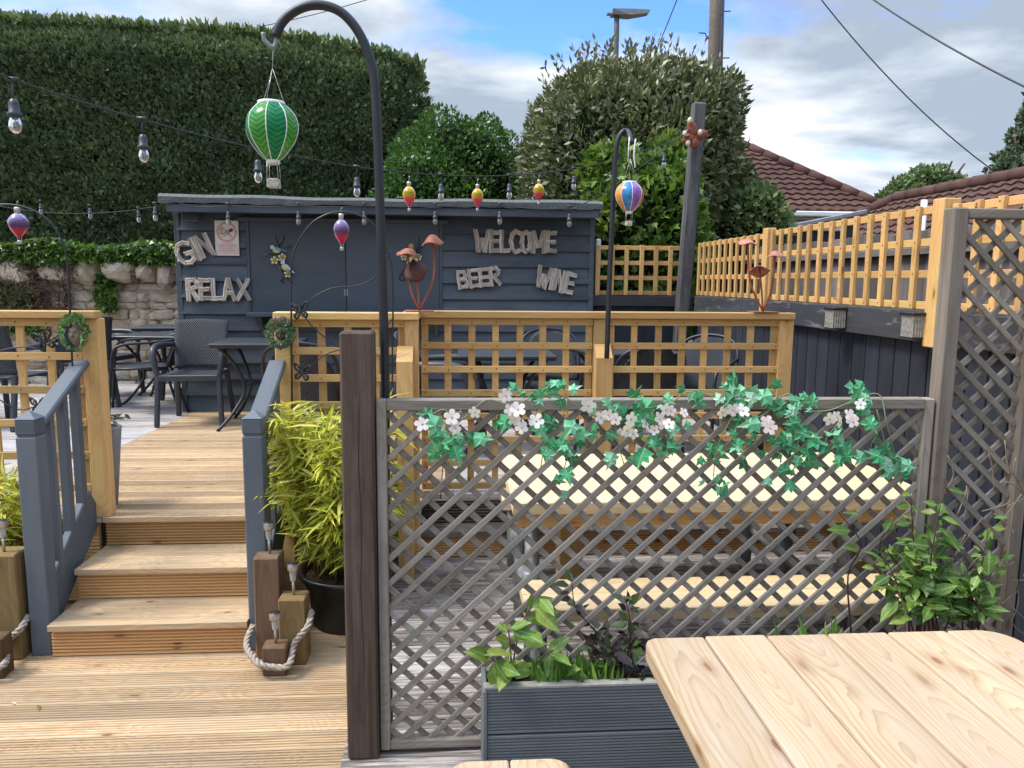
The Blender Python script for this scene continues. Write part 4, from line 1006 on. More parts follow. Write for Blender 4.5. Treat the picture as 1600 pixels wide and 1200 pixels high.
def house2():
    zr = aY(1410, 296, 13).z - .16; xr_ = aY(1410, 296, 13).x; tn = math.tan(R(30)); wd = 3.4; ze = zr - wd * tn; y0, y1 = 4.6, 13.2
    t = thing('bungalow', 'nearer bungalow roof of brown tiles rising behind the right hand trellis', 'house', (xr_, 9, -.12))
    b = MB(); b.box(xr_ - wd + .35, xr_ + wd - .35, y0 + .35, y1 + .6, -.12, ze - .02, .01); build('wall', b, M['render'], t)
    b = MB(); a0 = (xr_ - wd, y1 + 1.6, ze); a1 = (xr_ - wd, y0, ze); tilequad(b, a0, a1, (xr_, y1, zr), (xr_, y0, zr), 17); c0 = (xr_ + wd, y0, ze); c1 = (xr_ + wd, y1 + 1.6, ze); tilequad(b, c0, c1, (xr_, y0, zr), (xr_, y1, zr), 14)
    tilequad(b, c1, a0, (xr_, y1, zr), (xr_, y1, zr), 14); rf = build('roof', b, M['tile2'], t)
    b = MB()
    for p, q in (((xr_, y0, zr), (xr_, y1, zr)), ((xr_, y1, zr), a0), ((xr_, y1, zr), c1)):
        p = Vector(p); q = Vector(q); n = int((q - p).length / .4)
        for i in range(n): b.tube([p.lerp(q, i / n) + Vector((0, 0, .03)), p.lerp(q, (i + .98) / n) + Vector((0, 0, .045))], .10, 7)
    build('ridge_tiles', b, M['tile2'], rf)
    b = MB(); b.box(xr_ - wd - .1, xr_ - wd + .02, y0, y1 + 1.6, ze - .12, ze - .02, .02); build('gutter', b, M['white'], t)
    b = MB()
    # flue pipe
    p = aY(1444, 318, 8.5); b.tube([(p.x, p.y, p.z - 1), (p.x, p.y, p.z + .04)], .035, 8); build('flue', b, M['white'], t)
house2()
# low grey roofed outbuilding
p = aY(1350, 331, 10.5); q = aY(1262, 352, 10.5)
t = thing('outbuilding', 'low dark outbuilding with a sloping pale grey roof edge between the two bungalows', 'shed', (p.x - .4, 10.8, -.1))
b = MB(); b.box(q.x - .9, p.x - .05, 10.62, 12.5, -.1, q.z - .0, .01); b.prism([(q.x - .3, q.z - .02), (p.x - .05, q.z - .02), (p.x - .05, p.z - .06)], (0, 10.62, 0), X3, Z3, -.03); build('wall', b, M['darkwall'], t)
b = MB(); b.bar((q.x - .25, 10.5, q.z - .02), (p.x + .02, 10.5, p.z), .12, .06, ch=.01); build('roof_edge', b, plain('grey_roof_edge', (.25, .27, .29), .6), t)
b = MB(); z = aY(1230, 356, 10.5).z; b.box(q.x - 1.0, q.x + .5, 10.55, 10.61, z - .03, z + .02, .005); build('gutter', b, M['white'], t)
# ---------------------------------------------------------------- street lamp, pole, cables
yl = 22; p0 = aY(961.5, 120, yl); p1 = aY(963.5, 30, yl); s = yl / F
t = thing('street_lamp', 'slim grey street lamp with a flat head rising behind the laurel', 'street lamp', (p0.x, yl, -.1))
b = MB(); b.tube([(p0.x, yl, -.1), (p0.x, yl, p1.z - .3), (p1.x, yl, p1.z + .12)], [.085, .075, .07], 10); build('pole', b, plain('lamp_grey', (.12, .13, .13), .5), t)
b = MB()
h0 = aY(957, 26, yl); h1 = aY(1015, 19, yl)
prof = []
b.add([(h0.x - .05, yl - .16, h0.z + .02), (h0.x - .05, yl + .16, h0.z + .02), (h0.x - .02, yl + .18, h0.z + .16), (h0.x - .02, yl - .18, h0.z + .16),
       (h0.x + .45, yl - .2, h0.z + .0), (h0.x + .45, yl + .2, h0.z + .0), (h0.x + .45, yl + .17, h0.z + .17), (h0.x + .45, yl - .17, h0.z + .17),
       (h1.x - .05, yl - .14, h1.z - .06), (h1.x - .05, yl + .14, h1.z - .06), (h1.x, yl + .12, h1.z + .03), (h1.x, yl - .12, h1.z + .03)],
      [(0, 1, 2, 3), (4, 0, 3, 7), (1, 5, 6, 2), (3, 2, 6, 7), (0, 4, 5, 1), (8, 4, 7, 11), (5, 9, 10, 6), (7, 6, 10, 11), (4, 8, 9, 5), (8, 11, 10, 9)])
b.box(h0.x - .16, h0.x - .05, yl - .06, yl + .06, h0.z + .03, h0.z + .09, .01)
build('lamp_head', b, plain('lamp_head_grey', (.17, .18, .18), .5), t)
yp = 17
q0 = aY(1115, 110, yp); q1 = aY(1119, -60, yp)
t = thing('utility_pole', 'weathered wooden utility pole with metal climbing pegs behind the laurel', 'utility pole', (q0.x, yp, -.1))
b = MB(); b.tube([(q0.x - .05, yp, -.1), (q0.x, yp, q0.z), (q1.x, yp, q1.z + 1.2)], [.16, .135, .12], 12); build('pole', b, M['polewood'], t)
b = MB(); b.tube([(q0.x + .16, yp - .06, -.1), (q0.x + .15, yp - .06, q0.z), (q1.x + .14, yp - .06, q1.z + 1.1)], .028, 6); build('cable_guard', b, M['polewood'], t)
for px, py, sg in ((1136, 18, 1), (1100, 52, -1), (1133, 91, 1), (1100, -20, -1)):
    p = aY(px, py, yp); xc = q0.x + (q1.x - q0.x) * (p.z - q0.z) / (q1.z - q0.z)
    b = MB(); b.tube([(xc + sg * .1, yp, p.z - .12), (xc + sg * .19, yp, p.z - .03), (xc + sg * .19, yp, p.z), (xc + sg * .34, yp, p.z + .01)], .014, 5); build('climbing_peg', b, M['black'], t)
ptop = Vector((q1.x, yp, q1.z + .9))
def cable(pa, pb, sag, label, r=.012):
    b = MB(); n = 14; pts = [pa.lerp(pb, k / n) - Vector((0, 0, 4 * sag * (k / n) * (1 - k / n))) for k in range(n + 1)]; b.tube(pts, r, 5)
    build('overhead_cable', b, M['black'], label=label, cat='cable', group='overhead cables in the sky')
cable(aY(1268, -20, 15), aY(1568, 278, 14.5), .25, 'thin overhead cable running steeply down to the nearer bungalow roof')
cable(aY(1310, -40, 12), aY(1720, 190, 8), .12, 'overhead cable crossing the grey clouds at the top right corner', .012)
cable(aY(1075, -45, 17), aY(1010, 115, 24), .05, 'short overhead cable dropping behind the top of the laurel', .014)
cable(aY(610, -12, 16), aY(300, 58, 18), .1, 'faint overhead cable passing behind the curved top of the black hook', .009)
# ---------------------------------------------------------------- chairs and tables
def grid(b, nu, nv, fn, th, mat=0, tone=.5, gs=None):
    """thin curved sheet with thickness: fn(u,v) -> (pos, normal)"""
    vs = []; g = []
    for s in (0, 1):
        for i in range(nu + 1):
            for j in range(nv + 1):
                p, n = fn(i / nu, j / nv); vs.append(Vector(p) + Vector(n) * th * s); g.append((i / nu * gs[0], j / nv * gs[1], 0) if gs else p)
    k = (nu + 1) * (nv + 1); fs = []
    def I(i, j, s): return s * k + i * (nv + 1) + j
    for i in range(nu):
        for j in range(nv):
            fs += [(I(i, j, 0), I(i, j + 1, 0), I(i + 1, j + 1, 0), I(i + 1, j, 0)), (I(i, j, 1), I(i + 1, j, 1), I(i + 1, j + 1, 1), I(i, j + 1, 1))]
    for i in range(nu):
        fs += [(I(i, 0, 0), I(i + 1, 0, 0), I(i + 1, 0, 1), I(i, 0, 1)), (I(i, nv, 1), I(i + 1, nv, 1), I(i + 1, nv, 0), I(i, nv, 0))]
    for j in range(nv):
        fs += [(I(0, j, 1), I(0, j + 1, 1), I(0, j + 1, 0), I(0, j, 0)), (I(nu, j, 0), I(nu, j + 1, 0), I(nu, j + 1, 1), I(nu, j, 1))]
    return b.add(vs, fs, g, tone, mat, True)
def smooth(pts, n=6):
    """Catmull-Rom"""
    P = [Vector(p) for p in pts]; P = [P[0] * 2 - P[1]] + P + [P[-1] * 2 - P[-2]]; out = []
    for i in range(1, len(P) - 2):
        a, b_, c, d = P[i - 1:i + 3]
        for k in range(n):
            t = k / n; out.append(.5 * ((2 * b_) + (c - a) * t + (2 * a - 5 * b_ + 4 * c - d) * t * t + (3 * b_ - a - 3 * c + d) * t ** 3))
    out.append(P[-2]); return out
def make_resin():
    t = thing('armchair', 'x', 'chair')
    b = MB(); grid(b, 10, 10, lambda u, v: ((-.225 + .45 * u, -.25 + .45 * v, .435 - .02 * math.sin(PI * u) * math.sin(PI * v * .9)), (0, 0, -1)), .02, gs=(.45, .45)); b.box(-.24, .24, -.262, -.235, .385, .437, .008); build('seat', b, M['resin'], t)
    b = MB(); grid(b, 12, 12, lambda u, v: (((-.222 - .008 * v) + (.444 + .016 * v) * u, .185 + .11 * v + .035 * math.sin(PI * u) - .03 * math.sin(PI * v * .8), .45 + .43 * v - .012 * (2 * u - 1) ** 2 * v), (0, 1, 0)), .018, gs=(.45, .43)); build('backrest', b, M['weave'], t)
    for s in (-1, 1):
        b = MB(); b.bar((s * .262, -.275, 0), (s * .245, -.235, .43), .045, .04, up=(1, 0, 0), ch=.01); build('leg', b, M['resin'], t)
        b = MB(); b.bar((s * .24, .30, 0), (s * .21, .2, .45), .04, .045, up=(1, 0, 0), ch=.01); build('leg', b, M['resin'], t)
        b = MB(); pts = smooth([(s * .245, -.235, .42), (s * .272, -.235, .54), (s * .283, -.205, .635), (s * .285, -.12, .665), (s * .278, .05, .668), (s * .24, .215, .66)], 5)
        b.tube(pts, [.022 + .008 * math.sin(PI * k / (len(pts) - 1)) for k in range(len(pts))], 8); build('armrest', b, M['resin'], t)
    return t
def make_tube():
    t = thing('armchair', 'x', 'chair')
    b = MB(); grid(b, 10, 8, lambda u, v: ((-.215 + .43 * u, -.23 + .43 * v, .43 - .015 * math.sin(PI * u)), (0, 0, -1)), .02, gs=(.45, .45)); build('seat', b, M['weave'], t)
    def bk(u, v):
        w_ = .225 * (1 - .35 * max(0, v - .6) ** 2 * 4); return ((-w_ + 2 * w_ * u, .185 + .13 * v + .07 * math.sin(PI * u), .43 + .40 * v - .10 * (2 * u - 1) ** 4 * v), (0, 1, 0))
    b = MB(); grid(b, 12, 10, bk, .015, gs=(.45, .43)); build('backrest', b, M['weave'], t)
    b = MB(); b.tube(smooth([(-.235, .2, .44), (-.24, .3, .70), (-.17, .36, .81), (0, .39, .845), (.17, .36, .81), (.24, .3, .70), (.235, .2, .44)], 6), .012, 8); build('back_frame', b, M['black'], t)
    for s in (-1, 1):
        b = MB(); b.tube(smooth([(s * .30, -.30, 0), (s * .285, -.27, .35), (s * .28, -.24, .58), (s * .28, -.16, .645), (s * .275, .05, .66), (s * .25, .28, .68)], 6), .013, 8); build('leg', b, M['black'], t)
        b = MB(); b.tube([(s * .25, .36, 0), (s * .235, .21, .43)], .013, 8); build('leg', b, M['black'], t)
        b = MB(); b.tube([(s * .27, -.25, .425), (s * .235, .22, .425)], .012, 8); build('seat_rail', b, M['black'], t)
    return t
def make_table():
    t = thing('bistro_table', 'x', 'table')
    b = MB(); b.box(-.35, .35, -.35, .35, .70, .722, .006, axis=0); b.box(-.34, .34, -.34, .34, .685, .699, .004, axis=0); build('tabletop', b, M['resin'], t)
    for sx in (-1, 1):
        for sy in (-1, 1):
            b = MB(); b.tube(smooth([(sx * .29, sy * .29, .695), (sx * .19, sy * .19, .55), (sx * .12, sy * .12, .33), (sx * .2, sy * .2, .14), (sx * .31, sy * .31, 0)], 6), .014, 8); build('leg', b, M['black'], t)
    b = MB(); b.tube([(-.13, -.13, .36), (.13, .13, .36)], .01, 6); b.tube([(-.13, .13, .36), (.13, -.13, .36)], .01, 6); build('stretcher', b, M['black'], t)
    return t
CG = 'charcoal garden chairs around the upper deck'; TG = 'dark square tables on the upper deck'
ca = make_resin(); cb = make_tube(); tb = make_table()
first = {ca: True, cb: True, tb: True}
def put(proto, loc, rz, label, grp):
    if first[proto]:
        first[proto] = False; o = proto; o.location = loc; o.rotation_euler = (0, 0, rz); o['label'] = label; o['group'] = grp
        keep = o; return o
    return dup(proto, loc, rz, label, grp)
def onz(px, py): p = aZ(px, py, ZU); return (p.x, p.y, ZU + .001)
put(ca, (-2.26, 6.87, ZU + .001), R(4), 'charcoal woven resin armchair facing the steps, beside the table at the shed corner', CG)
put(ca, (-3.72, 8.42, ZU + .001), R(80), 'charcoal armchair seen from the side, just right of the left balustrade post', CG)
put(cb, (-2.92, 7.45, ZU + .001), R(-70), 'tube legged armchair partly hidden behind the woven armchair at the shed corner', CG)
put(ca, (-2.75, 8.35, ZU + .001), R(-85), 'charcoal armchair whose back shows against the left edge of the shed', CG)
put(ca, (-3.75, 6.75, ZU + .001), R(170), 'charcoal armchair seen through the left balustrade, left of the black butterfly', CG)
put(ca, (-3.62, 7.75, ZU + .001), R(215), 'charcoal armchair behind the green face plaque on the left balustrade', CG)
put(cb, (-4.25, 5.9, ZU + .001), R(60), 'dark tube armchair at the far left edge behind the balustrade', CG)
put(tb, (-1.66, 6.72, ZU + .001), R(3), 'dark square table with curved legs in front of the shed hatch shelf', TG)
put(tb, (-3.1, 8.75, ZU + .001), R(8), 'dark square table farthest back, beside the stone wall', TG)
put(tb, (-2.98, 8.05, ZU - .04), R(-6), 'second dark square table, in front of the one beside the stone wall', TG)
put(tb, (-4.35, 6.75, ZU + .001), R(0), 'dark table at the far left behind the balustrade trellis', TG)
put(cb, (-.98, 5.35, ZU + .001), R(175), 'wicker armchair seen through the short trellis above the bamboo', CG)
put(ca, (-.10, 5.55, ZU + .001), R(80), 'armchair behind the trellis just right of the rusty mushroom sculpture', CG)
put(tb, (.36, 5.75, ZU + .001), R(0), 'dark table behind the trellis, left of its middle post', TG)
put(cb, (.78, 6.15, ZU + .001), R(0), 'round backed wicker armchair facing the camera left of the trellis middle post', CG)
put(cb, (1.72, 5.55, ZU + .001), R(-40), 'round backed wicker armchair behind the right end of the long trellis', CG)
put(tb, (1.30, 5.95, ZU + .001), R(10), 'dark table behind the trellis, right of its middle post', TG)
put(cb, (1.20, 5.2, ZU + .001), R(190), 'low backed wicker armchair close behind the trellis right of its middle post', CG)

# ---------------------------------------------------------------- foreground and second picnic table
def plank(b, x0, x1, y0, y1, z, th, rl=0, rr_=0, flat=None, tone=None):
    """plank along Y; rl/rr_ = far corner radii"""
    out = [(x0, y0), (x1, y0)]
    def arc(cx, cy, r, a0, a1): return [(cx + r * math.cos(R(a0 + (a1 - a0) * k / 8)), cy + r * math.sin(R(a0 + (a1 - a0) * k / 8))) for k in range(9)]
    out += arc(x1 - rr_, y1 - rr_, rr_, 0, 90) if rr_ else [(x1, y1)]
    out += arc(x0 + rl, y1 - rl, rl, 90, 180) if rl else [(x0, y1)]
    n = len(out); off = random.uniform(0, 60); io = random.randint(0, 40); cx = (x0 + x1) / 2; vs = []; g = []
    for zz in (z - th, z):
        for x, y in out: vs.append((x, y, zz)); g.append((y + off, x - cx + io, zz - z))
    b.add(vs, [tuple(range(n - 1, -1, -1)), tuple(range(n, 2 * n))] + [(i, (i + 1) % n, n + (i + 1) % n, n + i) for i in range(n)], g, tone)
XT0, XT1 = .435, 1.33
t = thing('picnic_table', 'pale new pine picnic table with a thick rounded plank top, in the foreground', 'table', ((XT0 + XT1) / 2, .95, ZL))
n = 6; pw = (XT1 - XT0) / n; yt = 1.70
b = MB()
for k in range(n): plank(b, XT0 + k * pw + .002, XT0 + (k + 1) * pw - .002, .18 + random.uniform(0, .01), yt + random.uniform(-.003, .003), .9, .045, .035 if k == 0 else 0, .075 if k == n - 1 else 0, tone=(.3, .7, .45, .55, .9, .65)[k])
build('tabletop', b, M['table'], t, bevel=.006)
xb0 = -.02
b = MB()
for k in range(2): plank(b, xb0 + k * .145 + .0015, xb0 + (k + 1) * .145 - .0015, .2, 1.705, .6, .045, .05 if k == 0 else 0, .05 if k == 1 else 0, tone=.5 + .2 * k)
build('bench', b, M['table'], t, bevel=.006)
for yy in (.5, 1.42):
    b = MB(); b.box(XT0 + .03, XT1 - .03, yy - .045, yy + .045, .80, .854, .004); build('batten', b, M['tableside'], t)
    for xx in (XT0 + .08, XT1 - .08):
        b = MB(); b.tube([(xx, yy, ZL), (xx, yy, .80)], .024, 12); b.lathe([(.024, 0), (.05, 0), (.05, .008), (.024, .008)], (xx, yy, ZL + .001)); build('leg', b, M['steel'], t)
    b = MB(); b.tube([(xb0 + .145, yy, ZL), (xb0 + .145, yy, .555)], .024, 12); build('leg', b, M['steel'], t)
    b = MB(); b.tube([(xb0 + .145, yy, .34), (XT1 - .08, yy, .34)], .024, 12); build('cross_tube', b, M['steel'], t)
# second table behind the lattice (planks along X)
M['table2'] = wood('bench_pine', (.72, .58, .37), (.54, .38, .19), freq=55, toneamt=.2, contrast=.6, knotsize=.075, knot=(.3, .15, .06))
xa, xb_ = aZ(800, 783, .9).x, aZ(1432, 783, .9).x + .12
t = thing('picnic_table', 'pale pine picnic table standing behind the lattice screen, its bench nearer', 'table', ((xa + xb_) / 2, 3.2, ZL))
b = MB()
for k in range(6): gboard(b, xa + random.uniform(0, .006), xb_, (2.815 + k * .137, .9), Y3, Z3, .134, th=.045, ng=0, tone=random.uniform(.4, .9))
build('tabletop', b, M['table2'], t)
b = MB(); b.box(xa + .01, xb_ - .01, 2.83, 2.875, .80, .854, .004); b.box(xa + .01, xb_ - .01, 3.55, 3.60, .80, .854, .004); build('apron', b, M['tableside'], t)
b = MB(); x0 = aZ(820, 948, .6).x
for k in range(2): gboard(b, x0, xb_, (2.535 + k * .14, .6), Y3, Z3, .137, th=.045, ng=0, tone=random.uniform(.5, .9))
build('bench', b, M['table2'], t)
b = MB()
for k in range(2): gboard(b, x0, xb_, (3.86 + k * .14, .6), Y3, Z3, .137, th=.045, ng=0)
build('bench', b, M['table2'], t)
for xx in (xa + .09, xb_ - .3):
    for yy in (2.95, 3.5):
        b = MB(); b.tube([(xx, yy, ZL), (xx, yy, .80)], .03, 12); build('leg', b, M['steel'], t)
        b = MB(); b.lathe([(.03, 0), (.042, .005), (.042, .08), (.03, .085)], (xx, yy, .50)); build('clamp', b, M['steel'], t)
    for yy in (2.67, 4.0):
        b = MB(); b.tube([(xx, yy, ZL), (xx, yy, .555)], .03, 12); build('leg', b, M['steel'], t)
    b = MB(); b.tube([(xx, 2.67, .42), (xx, 4.0, .42)], .028, 10); build('cross_tube', b, M['steel'], t)
xx = aY(893, 830, 3.1).x
b = MB(); b.box(xx - .04, xx + .04, 2.9, 3.5, .76, .80, .004); b.box(xx - .05, xx + .05, 3.1, 3.2, .30, .80, .004, axis=2); build('brace', b, M['tableside'], t)
b = MB(); b.bar((aY(1255, 830, 3.2).x, 3.2, .82), (aY(1400, 960, 3.2).x, 3.2, .28), .09, .045, up=(0, 1, 0)); build('brace', b, M['tableside'], t)

# ---------------------------------------------------------------- planter box with plants
YP0, YP1 = 2.27, 2.425
xp0_, xp1_ = aY(760, 1120, YP0).x, aY(1400, 1000, YP0).x; zpt = aY(800, 1074, YP0).z
t = thing('planter_box', 'charcoal ribbed decking planter box standing against the lattice screen', 'planter', ((xp0_ + xp1_) / 2, YP0, ZL))
ph = (zpt - ZL - .02) / 2
for k in range(2):
    b = MB(); gboard(b, xp0_ + .004, xp1_, (YP0, ZL + .006 + k * (ph + .006)), Z3, -Y3, ph, th=.026, ng=13, gd=.004); build('front_board', b, M['planter'], t)
b = MB(); b.box(xp0_ - .012, xp0_ + .003, YP0 - .004, YP1, ZL + .004, zpt - .008, .003, axis=1); build('end_board', b, M['planter'], t)
b = MB(); b.box(xp0_ + .004, xp1_, YP1 - .025, YP1, ZL + .004, zpt - .008, .003); build('back_board', b, M['planter'], t)
b = MB(); b.box(xp0_ - .008, xp1_, YP0 - .002, YP0 + .03, zpt - .007, zpt + .004, .003); build('rim', b, plain('silvered_rim', (.27, .26, .23), .8, .2, 0, .25, 25), t)
b = MB(); nx = 60; vs = []; 
for i in range(nx + 1):
    for j in range(5): vs.append((xp0_ + .004 + (xp1_ - xp0_ - .01) * i / nx, YP0 + .027 + (YP1 - YP0 - .053) * j / 4, zpt - .03 + random.uniform(-.008, .012)))
b.add(vs, [(i * 5 + j, (i + 1) * 5 + j, (i + 1) * 5 + j + 1, i * 5 + j + 1) for i in range(nx) for j in range(4)], None, .5, 0, True); build('soil', b, M['soil'], t)
M['freshleaf'] = leafm('fresh_green_leaves', [(0, (.05, .12, .02)), (.5, (.13, .25, .035)), (1, (.26, .34, .06))], .42, .3, .35, vein=.6)
M['purpleleaf'] = leafm('dark_purple_leaves', [(0, (.015, .012, .012)), (.55, (.04, .03, .03)), (.7, (.035, .06, .02)), (1, (.07, .12, .03))], .4, .15, .4)
M['stem'] = plain('green_brown_stem', (.10, .085, .04), .7, .2)
M['redstem'] = plain('dark_red_stem', (.07, .025, .022), .6, .2)
def leafspray(name, label, cat, stems, mat, stemmat, L, per, tmpl=(LEAF, LEAFF), tone=(.5, .22), droop=.1, r=.0035, spread=.8, org=None):
    """stems: list of point lists"""
    t = thing(name, label, cat, org or tuple(stems[0][0]))
    sb = MB(); lb = MB()
    for st in stems:
        pts = smooth(st, 5); sb.tube(pts, [r * (1 - .6 * k / len(pts)) for k in range(len(pts))], 5)
        n = per; fr = np.linspace(.3, 1.0, n) + rng.normal(size=n) * .02; idx = np.clip((fr * (len(pts) - 1)).astype(int), 0, len(pts) - 1)
        P = np.array([pts[i][:] for i in idx]); ax = np.array([(pts[min(i + 1, len(pts) - 1)] - pts[max(i - 1, 0)]).normalized()[:] for i in idx])
        A = rng.normal(size=(n, 3)) * np.array([1, .8, .5]) * spread + ax * .4 - np.array([0, .15, droop]); A = nrm(A)
        X, Y, Z = frames(A, np.array([0, -.7, .9])[None], .45); off = A * .012
        lb.scatter(tmpl[0], tmpl[1], P + off, X, Y, Z, L * (1 + .28 * rng.normal(size=n)).clip(.45, 1.6) * np.where(fr > .9, .8, 1), np.clip(tone[0] + tone[1] * rng.normal(size=n), 0, 1))
    build('stem', sb, stemmat, t); build('leaves', lb, mat, t); return t
def pxs(Y, *pp): return [aY(px, py, Y + (k % 2) * .01) for k, (px, py) in enumerate(pp)]
ypl = (YP0 + YP1) / 2
leafspray('raspberry_plant', 'fresh green plant with large serrated leaves at the left end of the planter', 'plant',
    [pxs(ypl, (800, 1066), (806, 1010), (822, 960), (845, 925)), pxs(ypl - .02, (800, 1066), (798, 1020), (795, 990), (790, 975)), pxs(ypl - .05, (800, 1066), (780, 1045), (770, 1030), (768, 1028)),
     pxs(ypl, (800, 1066), (830, 1045), (855, 1020), (868, 1015)), pxs(ypl - .02, (810, 1066), (880, 1050), (905, 1045), (915, 1040))], M['freshleaf'], M['stem'], .085, 8, tone=(.55, .2), droop=.35)
leafspray('dark_leaved_shrub', 'small shrub with dark purple leaves growing in the planter beside the lattice', 'plant',
    [pxs(ypl + .02, (965, 1066), (960, 1020), (930, 985), (900, 950), (893, 905)), pxs(ypl, (965, 1066), (980, 1025), (985, 975), (975, 930)), pxs(ypl, (965, 1066), (935, 1030), (925, 1000)), pxs(ypl, (970, 1066), (990, 1050), (985, 1010), (1000, 985)), pxs(ypl - .02, (965, 1066), (950, 1035), (962, 1000)), pxs(ypl - .02, (970, 1066), (1000, 1060), (1000, 1045))],
    M['purpleleaf'], M['redstem'], .046, 24, tmpl=(LEAF, LEAFF), tone=(.5, .28))
# blades
M['blade'] = leafm('grass_blades', [(0, (.04, .10, .02)), (.6, (.12, .24, .04)), (1, (.25, .36, .07))], .45, .3, .3)
def blades(name, label, x0, x1, n, h, Y, z):
    b = MB(); xs = x0 + rng.random(n) * (x1 - x0); P = np.stack([xs, Y + rng.uniform(-.04, .04, n), np.full(n, z)], 1); A = np.stack([rng.normal(size=n) * .25, rng.normal(size=n) * .2, np.ones(n)], 1); X, Yv, Z = frames(A, np.array([0, -1, 0])[None], .5)
    b.scatter(LANCE, LEAFF, P, X, Yv, Z, h * rng.uniform(.5, 1.1, n), np.clip(rng.normal(.5, .22, n), 0, 1)); build(name, b, M['blade'], label=label, cat='plant')
blades('blade_plant', 'clump of short upright green blades in the middle of the planter', aY(828, 1060, ypl).x, aY(965, 1060, ypl).x, 170, .10, ypl - .02, zpt - .03)
blades('blade_plant', 'small upright green shoots behind the near table edge', aY(1215, 980, ypl).x, aY(1310, 980, ypl).x, 22, .13, ypl, zpt + .03)

# ---------------------------------------------------------------- climber on the right
def climber():
    Yc = 2.37; stems = []
    for k in range(17):
        px = random.uniform(1415, 1530); tx = px + random.uniform(-90, 60); ty = random.uniform(725, 930)
        stems.append([aY(px, 1000, Yc - random.uniform(0, .1)), aY(px + random.uniform(-15, 15), 950, Yc - random.uniform(0, .12)), aY((px + tx) / 2, (950 + ty) / 2, Yc - random.uniform(.0, .12)), aY(tx, ty, Yc - random.uniform(-.02, .06))])
    leafspray('climbing_plant', 'leafy green climber growing up the tall lattice behind the near table', 'plant', stems, M['freshleaf'], M['redstem'], .058, 20, tone=(.38, .22), droop=.25, org=tuple(aZ(1455, 1010, ZL)))
    b = MB()
    for k in range(26):
        px, py = random.uniform(1480, 1600), random.uniform(700, 980); p = aY(px, py, 2.36); q = p + Vector((random.uniform(-.15, .15), random.uniform(-.03, .03), random.uniform(-.16, .16)))
        b.tube(smooth([p, p.lerp(q, .5) + Vector((random.uniform(-.03, .03), 0, random.uniform(-.03, .03))), q], 4), .0022, 4)
    build('dry_stems', b, plain('dry_stem', (.20, .16, .10), .8), label='thin dry tangled stems on the right hand lattice post', cat='twigs', kind='stuff')
    leafspray('trailing_stem', 'thin trailing stem with few leaves on the right part of the low lattice', 'plant', [pxs(2.42, (1330, 990), (1325, 900), (1345, 850), (1310, 800)), pxs(2.42, (1400, 985), (1385, 905), (1375, 850), (1395, 820))], M['freshleaf'], M['redstem'], .06, 5, tone=(.45, .2), droop=.2)
climber()

